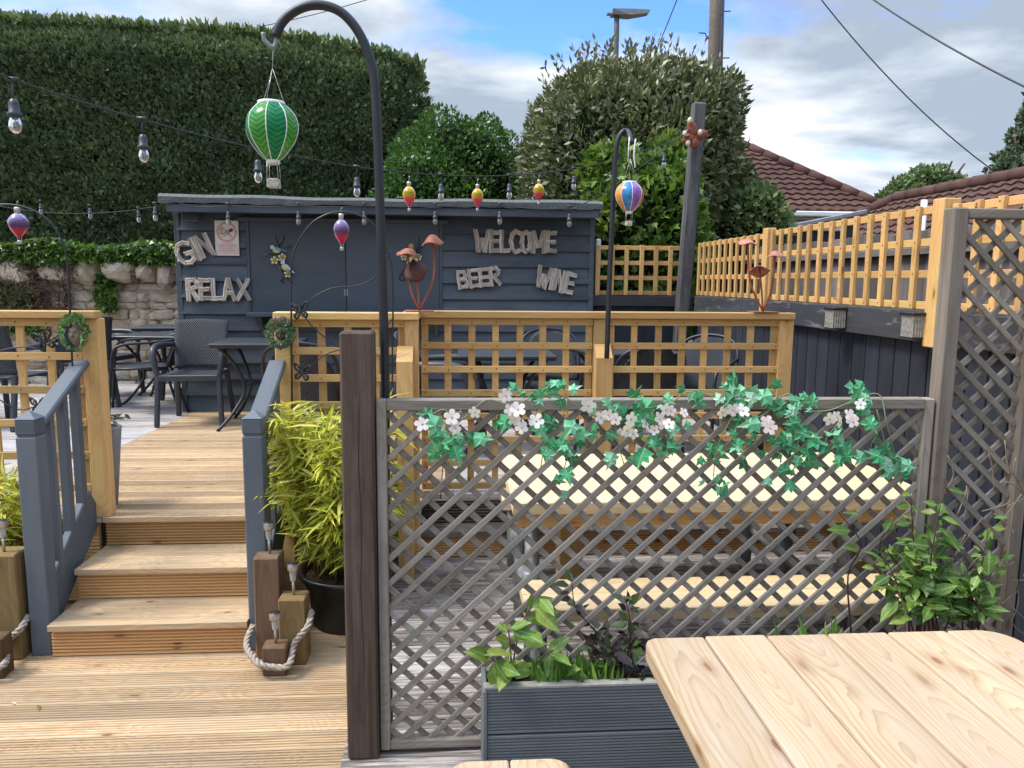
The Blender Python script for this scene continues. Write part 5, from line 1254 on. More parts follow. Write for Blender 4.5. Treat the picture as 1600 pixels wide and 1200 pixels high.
# ---------------------------------------------------------------- ivy and flower garland
def garland():
    Yg = YL - .045
    t = thing('flower_garland', 'artificial garland of green ivy leaves and white flowers draped along the lattice top', 'garland', tuple(aY(1030, 640, Yg)))
    vine = [(650, 668), (690, 640), (720, 655), (760, 625), (800, 632), (850, 615), (885, 622), (910, 640), (960, 660), (1000, 640), (1045, 632), (1075, 612), (1120, 622), (1150, 648), (1190, 650), (1230, 615), (1260, 640), (1300, 640), (1345, 620), (1375, 618), (1385, 660), (1400, 720)]
    b = MB(); b.tube(smooth([aY(px, py, Yg + random.uniform(-.015, .02)) for px, py in vine], 5), .0022, 5)
    drops = [((690, 650), (685, 700), (712, 735)), ((830, 625), (850, 680), (845, 730)), ((885, 625), (890, 690), (880, 740)), ((960, 640), (965, 690), (975, 725)), ((1040, 660), (1045, 700), (1020, 720)), ((1150, 640), (1120, 700), (1115, 745)), ((1180, 650), (1180, 700), (1175, 690)), ((1250, 640), (1245, 700), (1220, 740)), ((1310, 660), (1290, 690), (1310, 710)), ((1370, 640), (1385, 700), (1400, 735)), ((720, 640), (700, 690), (680, 690))]
    for d in drops: b.tube(smooth([aY(px, py, Yg + random.uniform(-.01, .02)) for px, py in d], 5), .0018, 5)
    build('vine', b, plain('vine_stem', (.18, .24, .12), .6), t)
    m = leafm('plastic_ivy', [(0, (.015, .16, .06)), (.45, (.05, .36, .15)), (.8, (.19, .52, .31)), (1, (.40, .64, .48))], .38, .15, .4, vein=.8)
    cl = [(690, 655, 4), (705, 690, 6), (690, 697, 4), (712, 737, 2), (740, 690, 2), (830, 610, 6), (870, 612, 6), (850, 660, 4), (860, 690, 5), (885, 700, 6), (900, 680, 5), (880, 740, 3), (935, 685, 3), (960, 630, 6), (975, 640, 5), (1025, 622, 5), (1000, 645, 5), (1075, 618, 5), (1035, 700, 8), (1020, 685, 5), (980, 725, 2), (1070, 665, 3), (1145, 612, 6), (1125, 630, 4), (1170, 615, 4), (1115, 700, 6), (1120, 745, 5), (1150, 680, 4), (1180, 685, 7), (1165, 705, 4), (1230, 630, 8), (1255, 635, 6), (1240, 680, 8), (1265, 675, 7), (1225, 705, 6), (1290, 690, 6), (1225, 742, 4), (1260, 730, 3), (1315, 685, 4), (1345, 612, 6), (1360, 640, 5), (1330, 700, 5), (1390, 720, 7), (1405, 725, 6), (1370, 690, 3), (790, 640, 2), (1255, 615, 3), (1195, 615, 3)]
    P = []
    for px, py, n in cl:
        for _ in range(max(1, round(n * .92))):
            p = aY(px + rng.normal() * 11, py + rng.normal() * 10, Yg - rng.uniform(0, .035) + (.06 if rng.random() < .2 else 0)); P.append(p[:])
    P = np.array(P); n = len(P); A = rng.normal(size=(n, 3)) * np.array([.8, .25, .5]) + np.array([0, -.15, -.55]); X, Y, Z = frames(A, np.array([0, -1.2, .35])[None], .45)
    b = MB(); b.scatter([(x, y * 1.0, z - 1.1 * y * y - .25 * x * x) for x, y, z in IVY], IVYF, P, X, Y, Z, .050 * (1 + .26 * rng.normal(size=n)).clip(.45, 1.5), np.clip(rng.normal(.5, .26, n), 0, 1), 0, False); build('ivy_leaves', b, m, t)
    fm = leafm('white_petals', [(0, (.72, .60, .63)), (.5, (.82, .74, .76)), (1, (.87, .83, .84))], .6, .3, .2); cm = plain('flower_centre', (.45, .36, .16), .7)
    fl = [(660, 663), (706, 652), (711, 668), (742, 644), (797, 640), (803, 655), (815, 668), (809, 640), (838, 658), (790, 618), (919, 633), (938, 652), (950, 648), (962, 655), (985, 655), (979, 672), (990, 678), (1008, 662), (1022, 672), (1030, 655), (1045, 663), (1048, 642), (1068, 645), (1040, 640), (1128, 644), (1145, 640), (1160, 642), (1198, 660), (1203, 668), (1296, 654), (1311, 660), (1306, 650), (1332, 658), (1344, 632), (1328, 650)]
    petal = []; pf = []
    for k in range(5):
        a = 2 * PI * k / 5; ca_, sa = math.cos(a), math.sin(a); o = len(petal)
        for r, w_, h in ((.12, .1, .05), (.5, .34, .12), (.85, .32, .16), (1.0, .0, .12)):
            for s in ((-1, 1) if w_ else (0,)): petal.append((r * ca_ - s * w_ * sa, r * sa + s * w_ * ca_, h))
        pf += [(o, o + 1, o + 3, o + 2), (o + 2, o + 3, o + 5, o + 4), (o + 4, o + 5, o + 6)]
    for px, py in fl:
        p = aY(px, py, Yg - rng.uniform(.01, .045)); A = np.array([[rng.normal() * .35, -1, rng.normal() * .3 + .25]]); Z = nrm(A); X = nrm(np.cross(Z, rng.normal(size=(1, 3)))); Y = np.cross(Z, X)
        b = MB(); b.scatter(petal, pf, np.array([p[:]]), X, Y, Z, [rng.uniform(.017, .027)], [rng.uniform(.2, 1)]); f = build('flower', b, fm, t)
        b = MB(); v, ff = ico(1); b.add((v * .0035 + np.array(p[:]) + Z[0] * .003).tolist(), ff, None, .5, 0, True); build('flower_centre', b, cm, f)
garland()

# ---------------------------------------------------------------- bamboo pots
M['bamboo'] = leafm('bamboo_leaves', [(0, (.13, .18, .02)), (.35, (.38, .42, .05)), (.7, (.62, .60, .09)), (1, (.70, .58, .22))], .45, .3, .35)
M['cane'] = plain('bamboo_cane', (.25, .17, .05), .6, .3, 0, .3, 10)
def bamboo(cx, cy, z0, label, plabel, hgt=.78, wide=.36, n=1700, pr=.24, ph_=.38):
    t = thing('plant_pot', plabel, 'pot', (cx, cy, z0))
    b = MB(); b.lathe([(.01, .001), (pr * .72, .001), (pr * .76, .012), (pr * .86, ph_ * .72), (pr * .90, ph_ * .74), (pr * .93, ph_ * .86), (pr * 1.0, ph_ * .88), (pr * 1.03, ph_ * .95), (pr * 1.02, ph_), (pr * .94, ph_), (pr * .92, ph_ * .9), (.01, ph_ * .88)], (cx, cy, z0), 40); build('pot', b, M['blackplastic'], t)
    b = MB(); b.lathe([(pr * .91, ph_ * .9), (pr * .5, ph_ * .92), (.001, ph_ * .93)], (cx, cy, z0), 24, wob=.02); build('soil', b, M['soil'], t)
    t = thing('bamboo_plant', label, 'plant', (cx, cy, z0 + ph_)); cb_ = MB(); lb = MB(); LP = []; LA = []
    zb_ = z0 + ph_ * .92
    for k in range(95):
        a = random.uniform(0, 6.28); rr = math.sqrt(random.random()) * pr * .72; p0 = Vector((cx + rr * math.cos(a), cy + rr * math.sin(a), zb_))
        ln = hgt * random.uniform(.45, 1.0); q = random.uniform(.25, 1.05) * wide; a2 = a + random.gauss(0, .6)
        p2 = p0 + Vector((math.cos(a2) * q, math.sin(a2) * q * .8, ln)); p1 = p0 + Vector((math.cos(a2) * q * .3, math.sin(a2) * q * .25, ln * .62))
        pts = smooth([p0, p1, p2], 6); cb_.tube(pts, [.0032 * (1 - .07 * i) for i in range(len(pts))], 4)
        for i in range(n // 95):
            f = random.uniform(.12, 1.0) ** .8; j = min(int(f * (len(pts) - 1)), len(pts) - 2); p = pts[j].lerp(pts[j + 1], random.random())
            LP.append((p + Vector((random.gauss(0, .022), random.gauss(0, .022), random.gauss(0, .02))))[:]); LA.append((random.gauss(math.cos(a2) * .5, .65), random.gauss(math.sin(a2) * .5 - .15, .65), random.gauss(-.05, .5)))
    LP = np.array(LP); LA = np.array(LA); kk_ = (LP[:, 2] > zb_ + .10) | (rng.random(len(LP)) < .12); kk_ &= LP[:, 0] < cx + .25 - .12 * rng.random(len(LP)); LP = LP[kk_]; LA = LA[kk_]; m_ = len(LP); X, Y, Z = frames(LA, np.array([0, -.4, 1])[None], .5)
    hz_ = (LP[:, 2] - zb_) / hgt
    lb.scatter([(x, y * .72, z) for x, y, z in LANCE], LEAFF, LP, X, Y, Z, .118 * (1 + .3 * rng.normal(size=m_)).clip(.4, 1.7), np.clip(.30 + .28 * hz_ + .2 * rng.normal(size=m_), 0, 1))
    build('cane', cb_, M['cane'], t); build('leaves', lb, M['bamboo'], t)
bamboo(aY(546, 940, 3.82).x, 3.82, .001, 'bushy yellow green bamboo growing in the black pot beside the brown post', 'big black plastic pot holding the bamboo beside the brown post', hgt=.90, wide=.25, n=4800, ph_=.28)
bamboo(aY(-22, 940, 3.87).x, 3.87, .001, 'yellow green bamboo cut off by the left picture edge, behind the timber stump', 'black pot at the left picture edge behind the timber stump', hgt=.52, wide=.26, n=1200, pr=.19, ph_=.32)
# tall grey pot behind the left balustrade post
p = aZ(163, 790, ZU); zt = aY(178, 668, 4.28).z
t = thing('plant_pot', 'tall tapered grey pot half hidden behind the left balustrade post', 'pot', (p.x, 4.30, ZU))
b = MB(); hh = zt - ZU; b.lathe([(.01, .002), (.06, .002), (.065, .01), (.105, hh), (.092, hh), (.085, hh - .03), (.01, hh - .03)], (p.x + .0, 4.30, ZU), 28); build('pot', b, plain('grey_stone_pot', (.20, .185, .17), .8, .2, 0, .2, 12), t)
stems = []
for k in range(9):
    a = k * .7; stems.append([Vector((p.x + .02 * math.cos(a), 4.30 + .02 * math.sin(a), zt - .03)), Vector((p.x + .05 * math.cos(a), 4.30 + .05 * math.sin(a), zt + .03)), Vector((p.x + .12 * math.cos(a), 4.30 + .12 * math.sin(a), zt + random.uniform(.02, .09)))])
leafspray('potted_plant', 'small dark green spiky plant in the tall grey pot', 'plant', stems, M['purpleleaf'], M['stem'], .05, 8, tone=(.8, .2))
# ---------------------------------------------------------------- shepherd hooks and balloon lanterns
YH = 2.52
b = MB(); pts = [aY(px, py, YH) for px, py in ((603, 780), (602, 600), (598, 450), (593, 300), (588, 170), (584, 118), (574, 80), (557, 45), (534, 20), (508, 9), (482, 9), (458, 19), (440, 36), (430, 58))]
p0 = Vector((pts[0].x, YH, ZL + .001))
t = thing('shepherd_hook', 'tall black curved hook rising from behind the brown post, green balloon hanging from it', 'hook', tuple(p0))
b.tube([p0] + smooth(pts, 5), .0145, 12); build('pole', b, M['black'], t)
b = MB(); e = pts[-1]; b.tube(smooth([e + Vector((.006, 0, .006)), e + Vector((-.004, 0, -.03)), e + Vector((-.03, 0, -.012)), e + Vector((-.036, 0, .012))], 4), .007, 8); build('hook_end', b, M['steel'], t)
def gores(cols): return [plain('balloon_' + n, c, .25, .5, 0, .25, 60) for n, c in cols]
def balloon(name, label, top, R_, H, mats, crown_r=.5, mouth_r=.24, chain=.0, hang=None, ribs=True, group=None, silver=True):
    """top = point at the crown of the envelope"""
    top = Vector(top); t = thing(name, label, 'lantern', tuple(top), group); ng = len(mats)
    prof = [(crown_r, 0), (.74, -.10), (.92, -.22), (1.0, -.38), (.97, -.52), (.84, -.68), (.62, -.83), (.40, -.95), (mouth_r, -1.0)]
    pr = []
    P = smooth([Vector((r * R_, 0, z * H)) for r, z in prof], 3); pr = [(p.x, p.z) for p in P]
    seg = 32; b = MB(); b.lathe(pr, top, seg, matf=lambda i, k: (k * 8 // seg) % ng); build('envelope', b, mats, t)
    if ribs:
        b = MB()
        for k in range(8):
            a = 2 * PI * k / 8; b.tube([top + Vector((r * 1.01 * math.cos(a), r * 1.01 * math.sin(a), z)) for r, z in pr], R_ * .022, 5)
        build('seam', b, M['white'], t)
    b = MB(); b.lathe([(crown_r * R_ * .98, -.004), (crown_r * R_ * 1.06, 0), (crown_r * R_ * 1.02, R_ * .10), (crown_r * R_ * .8, R_ * .12), (.001, R_ * .12)], top, 24); build('crown_ring', b, M['white'], t)
    zm = -H; b = MB(); b.lathe([(mouth_r * R_ * 1.08, 0), (mouth_r * R_ * 1.14, -R_ * .1), (mouth_r * R_ * .95, -R_ * .17), (mouth_r * R_ * .8, 0)], top + Vector((0, 0, zm)), 18); build('mouth_ring', b, M['white'], t)
    bz = zm - H * .34; q = mouth_r * R_ * .95
    b = MB(); b.box(top.x - q, top.x + q, top.y - q, top.y + q, top.z + bz - H * .17, top.z + bz, q * .15); bb = build('basket', b, plain('pale_wicker', (.42, .38, .34), .8, .2, 0, .5, 200), t)
    b = MB()
    for sx in (-1, 1):
        for sy in (-1, 1): b.tube([top + Vector((sx * q * .95, sy * q * .95, bz)), top + Vector((sx * q * .85, sy * q * .85, zm - R_ * .1))], R_ * .014, 4)
    build('basket_cord', b, M['satin'], t)
    if hang:
        h = Vector(hang); b = MB()
        for k in range(3):
            a = k * 2.09 + .4; b.tube([top + Vector((crown_r * R_ * math.cos(a), crown_r * R_ * math.sin(a), R_ * .08)), h.lerp(top, .38)], R_ * .012, 4)
        b.tube([h.lerp(top, .38), h], R_ * .014, 4); build('chain', b, M['satin'], t)
    return t
def leafgore(name, a, b_, c):
    m = NT(name, .2, .5); g = m.gco(); x, y, z = m.sep(g); ang = m.math('ARCTAN2', y, x); fr = m.math('ABSOLUTE', m.math('SUBTRACT', m.math('FRACT', m.math('MULTIPLY', ang, 8 / (2 * PI))), .5))
    w_ = m.math('SINE', m.math('ADD', m.math('MULTIPLY', z, 420), m.math('MULTIPLY', fr, -14)))
    col = m.ramp(m.rng(w_, -1, 1), [(0, a), (.55, b_), (1, c)]); m.col(col); m.b.inputs['Transmission Weight'].default_value = .0
    tr = m.n('ShaderNodeBsdfTranslucent'); m.l(col, tr.inputs[0]); mx = m.n('ShaderNodeMixShader'); mx.inputs[0].default_value = .45; out = m.nt.nodes['Material Output']; m.l(m.b.outputs[0], mx.inputs[1]); m.l(tr.outputs[0], mx.inputs[2]); m.l(mx.outputs[0], out.inputs[0]); return m.mat
g1 = leafgore('green_glass_dark', (.006, .20, .08), (.01, .28, .10), (.025, .37, .12)); g2 = leafgore('green_glass_light', (.04, .30, .05), (.08, .38, .07), (.17, .48, .10))
s = YH / F
tp = aY(424, 163, YH); balloon('balloon_lantern', 'bright green leaf patterned glass balloon lantern hanging from the tall curved hook', tp, 37 * s * 1.02, 80 * s, [g1, g2], hang=aY(427, 72, YH))
# striped balloon on the second hook
Y2 = YB - .16
b = MB(); pts = [aY(px, py, Y2) for px, py in ((948, 560), (951, 470), (955, 380), (959, 290), (962, 240), (966, 218), (973, 206), (980, 205))] + [aY(984, 212, Y2 - .05), aY(986, 224, Y2 - .09)]
t = thing('shepherd_hook', 'slimmer black hook fixed to the middle post of the long trellis, striped balloon beneath it', 'hook', tuple(pts[0]))
b.tube(smooth(pts, 5), [.019] * 36 + [.017] * 10, 10) if False else b.tube(smooth(pts, 5), .0145, 10); build('pole', b, M['black'], t)
b = MB(); e = pts[-1]; b.tube([e + Vector((-.015, -.02, .03)), e + Vector((-.02, -.025, -.1))], .003, 5); b.tube(smooth([e + Vector((.02, -.02, .02)), e + Vector((.012, -.025, -.06)), e + Vector((.022, -.02, -.13))], 4), .004, 5); build('cable_tie', b, M['white'], t)
sg = gores([('orange', (.62, .26, .05)), ('blue', (.03, .19, .45)), ('purple', (.24, .10, .36)), ('red', (.52, .06, .07))])
Yb = Y2 - .09; s = Yb / F
tp = aY(984, 286, Yb); bl = balloon('balloon_lantern', 'orange blue purple and red striped balloon lantern on the slimmer hook', tp, 21.5 * s, 43 * s, [sg[0], sg[1], sg[2], sg[3]], hang=e)
bl.rotation_euler = (0, 0, R(180))
# small blown glass balloons
def gradient(name, stops, h):
    m = NT(name, .12, .6); z = m.sep(m.gco())[2]; c = m.ramp(m.rng(z, -h, 0), stops); m.col(c); m.b.inputs['Transmission Weight'].default_value = .25; m.b.inputs['IOR'].default_value = 1.2
    m.b.inputs['Emission Strength'].default_value = 0; return m.mat
def glassballoon(label, px, py0, py1, wpx, Y, mat, group):
    s = Y / F; H = (py1 - py0) * s; top = aY(px, py0, Y); R_ = wpx / 2 * s; t = thing('glass_balloon', label, 'ornament', tuple(top), group)
    b = MB(); P = smooth([Vector((r * R_, 0, -z * H)) for r, z in ((.28, .16), (.62, .22), (.95, .34), (1.0, .45), (.86, .58), (.55, .70), (.28, .80), (.2, .83))], 4); b.lathe([(p.x, p.z) for p in P], top, 20); build('envelope', b, mat, t)
    b = MB(); b.lathe([(.001, 0), (.30 * R_, 0), (.34 * R_, -.03 * H), (.3 * R_, -.16 * H), (.2 * R_, -.17 * H)], top, 14); b.tube([top, top + Vector((0, 0, .025)), top + Vector((.006, 0, .03))], .0018, 5); build('cap', b, M['satin'], t)
    b = MB(); b.lathe([(.2 * R_, -.90 * H), (.24 * R_, -.91 * H), (.26 * R_, -1.0 * H), (.001, -1.0 * H)], top, 12)
    for a in (0, 2.1, 4.2): b.tube([top + Vector((.2 * R_ * math.cos(a), .2 * R_ * math.sin(a), -.83 * H)), top + Vector((.2 * R_ * math.cos(a), .2 * R_ * math.sin(a), -.9 * H))], .0016, 4)
    build('basket', b, M['satin'], t)
yel = gradient('amber_pink_glass', [(.2, (.75, .06, .13)), (.42, (.75, .10, .13)), (.5, (.60, .33, .03)), (.62, (.35, .28, .02)), (.8, (.70, .42, .04))], .15)
pur = gradient('violet_pink_glass', [(.2, (.55, .03, .08)), (.42, (.60, .05, .10)), (.55, (.12, .06, .17)), (.8, (.30, .24, .42))], .2)
YSTR = 4.2
G = 'small glass balloon ornaments'
glassballoon('amber and pink glass balloon on the string lights, nearest the black hook', 639, 284, 328, 20, YSTR, yel, G)
glassballoon('middle one of the three amber and pink glass balloons on the string lights', 746, 288, 328, 18, YSTR + .4, yel, G)
glassballoon('amber and pink glass balloon on the string lights above the word WELCOME', 842, 281, 318, 17, YSTR + .8, yel, G)
glassballoon('violet and pink glass balloon in the middle of the wire arch before the hatch', 533, 334, 389, 24, YA - .10, pur, G)
glassballoon('violet and pink glass balloon on the wire arch at the far left', 27, 324, 377, 28, YA - .10, pur, G)
# ---------------------------------------------------------------- butterfly wire arches
def butterfly(b, c, U, V, s, tilt=0):
    c = Vector(c); U = Vector(U); V = Vector(V)
    ups = [(.05, .05), (.25, .55), (.6, .85), (.95, .9), (.9, .5), (.7, .2), (.3, .02)]; los = [(.05, -.02), (.4, -.05), (.7, -.2), (.72, -.5), (.5, -.7), (.25, -.55), (.1, -.25)]
    for sx in (-1, 1):
        for w_ in (ups, los):
            q = [c + U * (sx * x * s) + V * (y * s) for x, y in w_]; b.tube(smooth(q + [q[0]], 4), s * .055, 5)
            for k in range(1, len(q) - 1): b.tube([q[0], q[k].lerp(q[0], .02)], s * .035, 4)
            for k in range(1, len(q) - 2): b.tube([q[k].lerp(q[0], .45), q[k + 1].lerp(q[0], .4)], s * .035, 4)
            for k in range(1, len(q) - 1): b.tube([q[k].lerp(q[0], .1), q[k + 1 if k + 1 < len(q) else k].lerp(q[0], .12)], s * .09, 4)
    b.tube([c - V * .35 * s, c + V * .3 * s], [s * .05, s * .08], 6)
    for sx in (-1, 1): b.tube([c + V * .3 * s, c + V * .75 * s + U * sx * .25 * s], s * .022, 4)
def arch(label, Y, paths, flies):
    pp = [[aY(px, py, Y) for px, py in p] for p in paths]; o = min((q for p in pp for q in p), key=lambda v: v.z)
    t = thing('garden_stake', label, 'garden stake', tuple(o))
    b = MB()
    for k, p in enumerate(pp): b.tube(smooth(p, 7), .0048 if k == 0 else .0034, 6)
    build('wire', b, M['black'], t)
    for (px, py, r, a) in flies:
        b = MB(); c = aY(px, py, Y - .015); butterfly(b, c, (math.cos(a), -.35, math.sin(a)), (-math.sin(a), 0, math.cos(a)), r * Y / F); build('butterfly', b, M['black'], t)
arch('thin black wire arch stake with butterflies, in front of the short trellis', YA - .10,
     [[(457, 740), (456, 600), (455, 470), (455, 420), (463, 385), (484, 352), (508, 336), (533, 331), (560, 336), (585, 352), (603, 385), (612, 420), (614, 480), (613, 560), (613, 660)],
      [(472, 488), (490, 465), (520, 450), (555, 447), (582, 436), (600, 415), (610, 392)], [(472, 488), (490, 512), (530, 542), (570, 548)], [(482, 580), (500, 560), (525, 548), (560, 545)], [(613, 498), (604, 512), (598, 530)]],
     [(469, 487, 15, .15), (472, 583, 15, -.1)])
arch('thin black wire arch stake with butterflies, in front of the left balustrade', YA - .10,
     [[(117, 700), (114, 600), (110, 500), (105, 410), (95, 372), (76, 345), (50, 328), (20, 320), (-12, 322), (-45, 338)], [(70, 533), (88, 526), (104, 505), (110, 488)], [(60, 545), (35, 542), (0, 548), (-30, 560)], [(60, 634), (30, 640), (0, 625), (-20, 610)]],
     [(70, 533, 19, .35), (60, 635, 15, .05)])
# ---------------------------------------------------------------- rusty mushrooms
def cap_(b, c, r, h, tilt, mat=0, wav=.10, ph=0.):
    n = 28; rings = [(0, h), (.25, h * .93), (.5, h * .66), (.75, h * .28), (1, 0)]; Rm = Matrix.Rotation(tilt[0], 3, 'X') @ Matrix.Rotation(tilt[1], 3, 'Y'); vs = []; 
    for th in (0, .004):
        for rr, z in rings:
            for k in range(n):
                a = 2 * PI * k / n; zz = z + wav * r * rr ** 2 * math.sin(a * 3 + ph) - th; vs.append(Vector(c) + Rm @ Vector((max(rr, .01) * r * math.cos(a), max(rr, .01) * r * math.sin(a), zz)))
    fs = []; N5 = 5 * n
    for i in range(4):
        for k in range(n):
            k2 = (k + 1) % n; fs += [(i * n + k, (i + 1) * n + k, (i + 1) * n + k2, i * n + k2), (N5 + i * n + k, N5 + i * n + k2, N5 + (i + 1) * n + k2, N5 + (i + 1) * n + k)]
    for k in range(n): k2 = (k + 1) % n; fs.append((4 * n + k, N5 + 4 * n + k, N5 + 4 * n + k2, 4 * n + k2))
    b.add(vs, fs, None, random.random(), mat, True)
def mushrooms(label, Y, base, items, zbase, light='rustred'):
    pb_ = aY(base[0], base[1], Y); pb_.z = zbase + .001; s = Y / F
    t = thing('mushroom_sculpture', label, 'ornament', tuple(pb_)); b = MB(); b.box(pb_.x - .075, pb_.x + .075, pb_.y - .06, pb_.y + .06, pb_.z, pb_.z + .006, .001); build('base_plate', b, M['rustred'], t)
    for (px, py, r, h, tilt, mid, mk, ph) in items:
        c = aY(px, py, Y); b = MB(); m1 = aY(*mid, Y); b.tube(smooth([pb_ + Vector((0, 0, .004)), m1, c + Vector((0, 0, h * .6))], 7), .006, 7); st = build('stem', b, M['rust'], t)
        b = MB(); cap_(b, c, r * s * .9, h, tilt, 0, .14, ph); build('cap', b, M[light] if mk else M['darkrust'], t)
mushrooms('rusty metal toadstool sculpture standing on the trellis rail before the shed hatch', YA + .1, (656, 487), [(637, 398, 19, .035, (R(2), R(6)), (642, 452), 1, 0), (676, 381, 19, .05, (R(0), R(-4)), (678, 432), 1, 1), (649, 424, 20, .02, (R(62), R(-12)), (653, 455), 0, 2)], ZR)
mushrooms('rusty red toadstool sculpture on the far right end of the trellis rail', YB, (1192, 487), [(1168, 381, 17, .03, (R(4), R(4)), (1172, 440), 1, 0), (1186, 424, 19, .035, (R(-25), R(4)), (1190, 455), 1, 1.3), (1211, 400, 14, .03, (R(2), R(-5)), (1206, 450), 1, 2)], ZRB, 'rustpink')
# ---------------------------------------------------------------- bird wall ornaments
def bird(t, c, s, ang, cols, flip=1):
    c = Vector(c); U = Vector((math.cos(ang) * flip, 0, math.sin(ang) * flip * -1 if flip < 0 else math.sin(ang))); U.normalize(); V = Vector((-U.z, 0, U.x)) if flip > 0 else Vector((U.z, 0, -U.x)); D = Vector((0, -1, 0))
    v, f = ico(2)
    def ell(cx, cy, ra, rb, rot=0, off=0, m=None, nm='body', par=None):
        b = MB(); cr, sr = math.cos(rot), math.sin(rot); P = [c + (U * (cx + x * ra * cr - z * rb * sr) + V * (cy + x * ra * sr + z * rb * cr) + D * (off + .25 * y * 1.0 * min(ra, rb) / max(rb, 1e-6) * rb)) * s for x, y, z in v]; b.add(P, f, None, .5, 0, True); return build(nm, b, m, par or t)
    bd = ell(0, 0, .5, .36, 0, .2, cols[0], 'bird_body'); ell(-.52, .30, .25, .24, 0, .22, cols[1], 'bird_head', bd); ell(.22, .14, .42, .17, -.25, .34, cols[2], 'wing', bd); ell(.80, .02, .36, .09, -.15, .2, cols[2], 'tail', bd)
    b = MB(); p = c + (U * -.75 + V * .3 + D * .22) * s; b.tube([p, p + U * -.16 * s - V * .04 * s], [.06 * s, .008 * s], 5); build('beak', b, M['black'], bd)
def wflower(t, c, r):
    c = Vector(c); b = MB(); v, f = ico(1)
    for k in range(5):
        a = k * 2 * PI / 5 + .3; b.add((v * np.array([r * .36, r * .15, r * .36]) + np.array(c + Vector((math.cos(a) * r * .6, 0, math.sin(a) * r * .6)))).tolist(), f, None, .5, 0, True)
    fl = build('metal_flower', b, wf, t); b = MB(); b.add((v * np.array([r * .26, r * .2, r * .26]) + np.array(c + Vector((0, -.004, 0)))).tolist(), f, None, .5, 0, True); build('flower_centre', b, wy, fl)
wf = plain('cream_petal', (.66, .56, .30), .4, .4, 0, .1); wy = plain('yellow_centre', (.60, .38, .05), .5); cbl = plain('bird_teal', (.12, .24, .28), .4, .4, 0, .2); cyl = plain('bird_yellow', (.50, .50, .20), .4, .4, 0, .15); cwh = plain('bird_pale_blue', (.45, .55, .62), .4, .4, 0, .25); cor = plain('bird_orange', (.55, .25, .08), .4, .4, 0, .2); ccr = plain('bird_cream', (.62, .55, .40), .5, .3, 0, .1)
Yo = YSH - .045; s = Yo / F
t = thing('bird_wall_art', 'metal wall ornament of two blue tits on a twig with cream flowers, on the hatch', 'ornament', tuple(aY(440, 436, Yo)))
b = MB()
for pth in (((438, 440), (447, 425), (441, 405), (436, 385), (430, 368)), ((436, 385), (443, 375), (443, 368)), ((437, 395), (425, 398), (419, 396)), ((440, 412), (443, 428), (452, 438), (458, 442)), ((447, 428), (441, 436), (444, 443))):
    b.tube(smooth([aY(px, py, Yo + .02) for px, py in pth], 4), .004, 5)
build('twig', b, M['black'], t)
bird(t, aY(433, 391, Yo), 13 * s, R(-4), (cyl, cwh, cbl)); bird(t, aY(447, 418, Yo), 14 * s, R(-32), (cyl, cwh, cwh))
for px, py in ((429, 407), (441, 402), (450, 428)): wflower(t, aY(px, py, Yo - .01), 7 * s)
b = MB(); lv = np.array(LEAF); 
for px, py, a in ((420, 397, 3.1), (440, 422, 2.2), (445, 386, .5)):
    c = aY(px, py, Yo); A = np.array([[math.cos(a), -.1, math.sin(a)]]); X, Y_, Z = frames(A, np.array([[0, -5., 0]])); b.scatter(LEAF, LEAFF, np.array([c[:]]), X, Y_, Z, [.07], [.3])
build('metal_leaf', b, plain('dark_green_metal', (.06, .10, .05), .5), t)
t = thing('bird_wall_art', 'metal wall ornament with an orange and cream robin, partly hidden by the rusty toadstools', 'ornament', tuple(aY(640, 410, Yo)))
bird(t, aY(643, 395, Yo), 17 * s, R(-58), (ccr, cor, ccr)); bird(t, aY(640, 411, Yo), 12 * s, R(-75), (ccr, wf, ccr))
for px, py in ((631, 402), (646, 401), (654, 402)): wflower(t, aY(px, py, Yo - .01), 6 * s)
b = MB()
for pth in (((645, 410), (652, 390), (655, 380), (654, 372)), ((652, 392), (660, 385), (664, 382)), ((650, 396), (657, 394), (660, 391)), ((636, 415), (628, 426), (624, 436), (632, 437), (630, 428))): b.tube(smooth([aY(px, py, Yo + .02) for px, py in pth], 4), .0045, 5)
build('twig', b, M['black'], t)
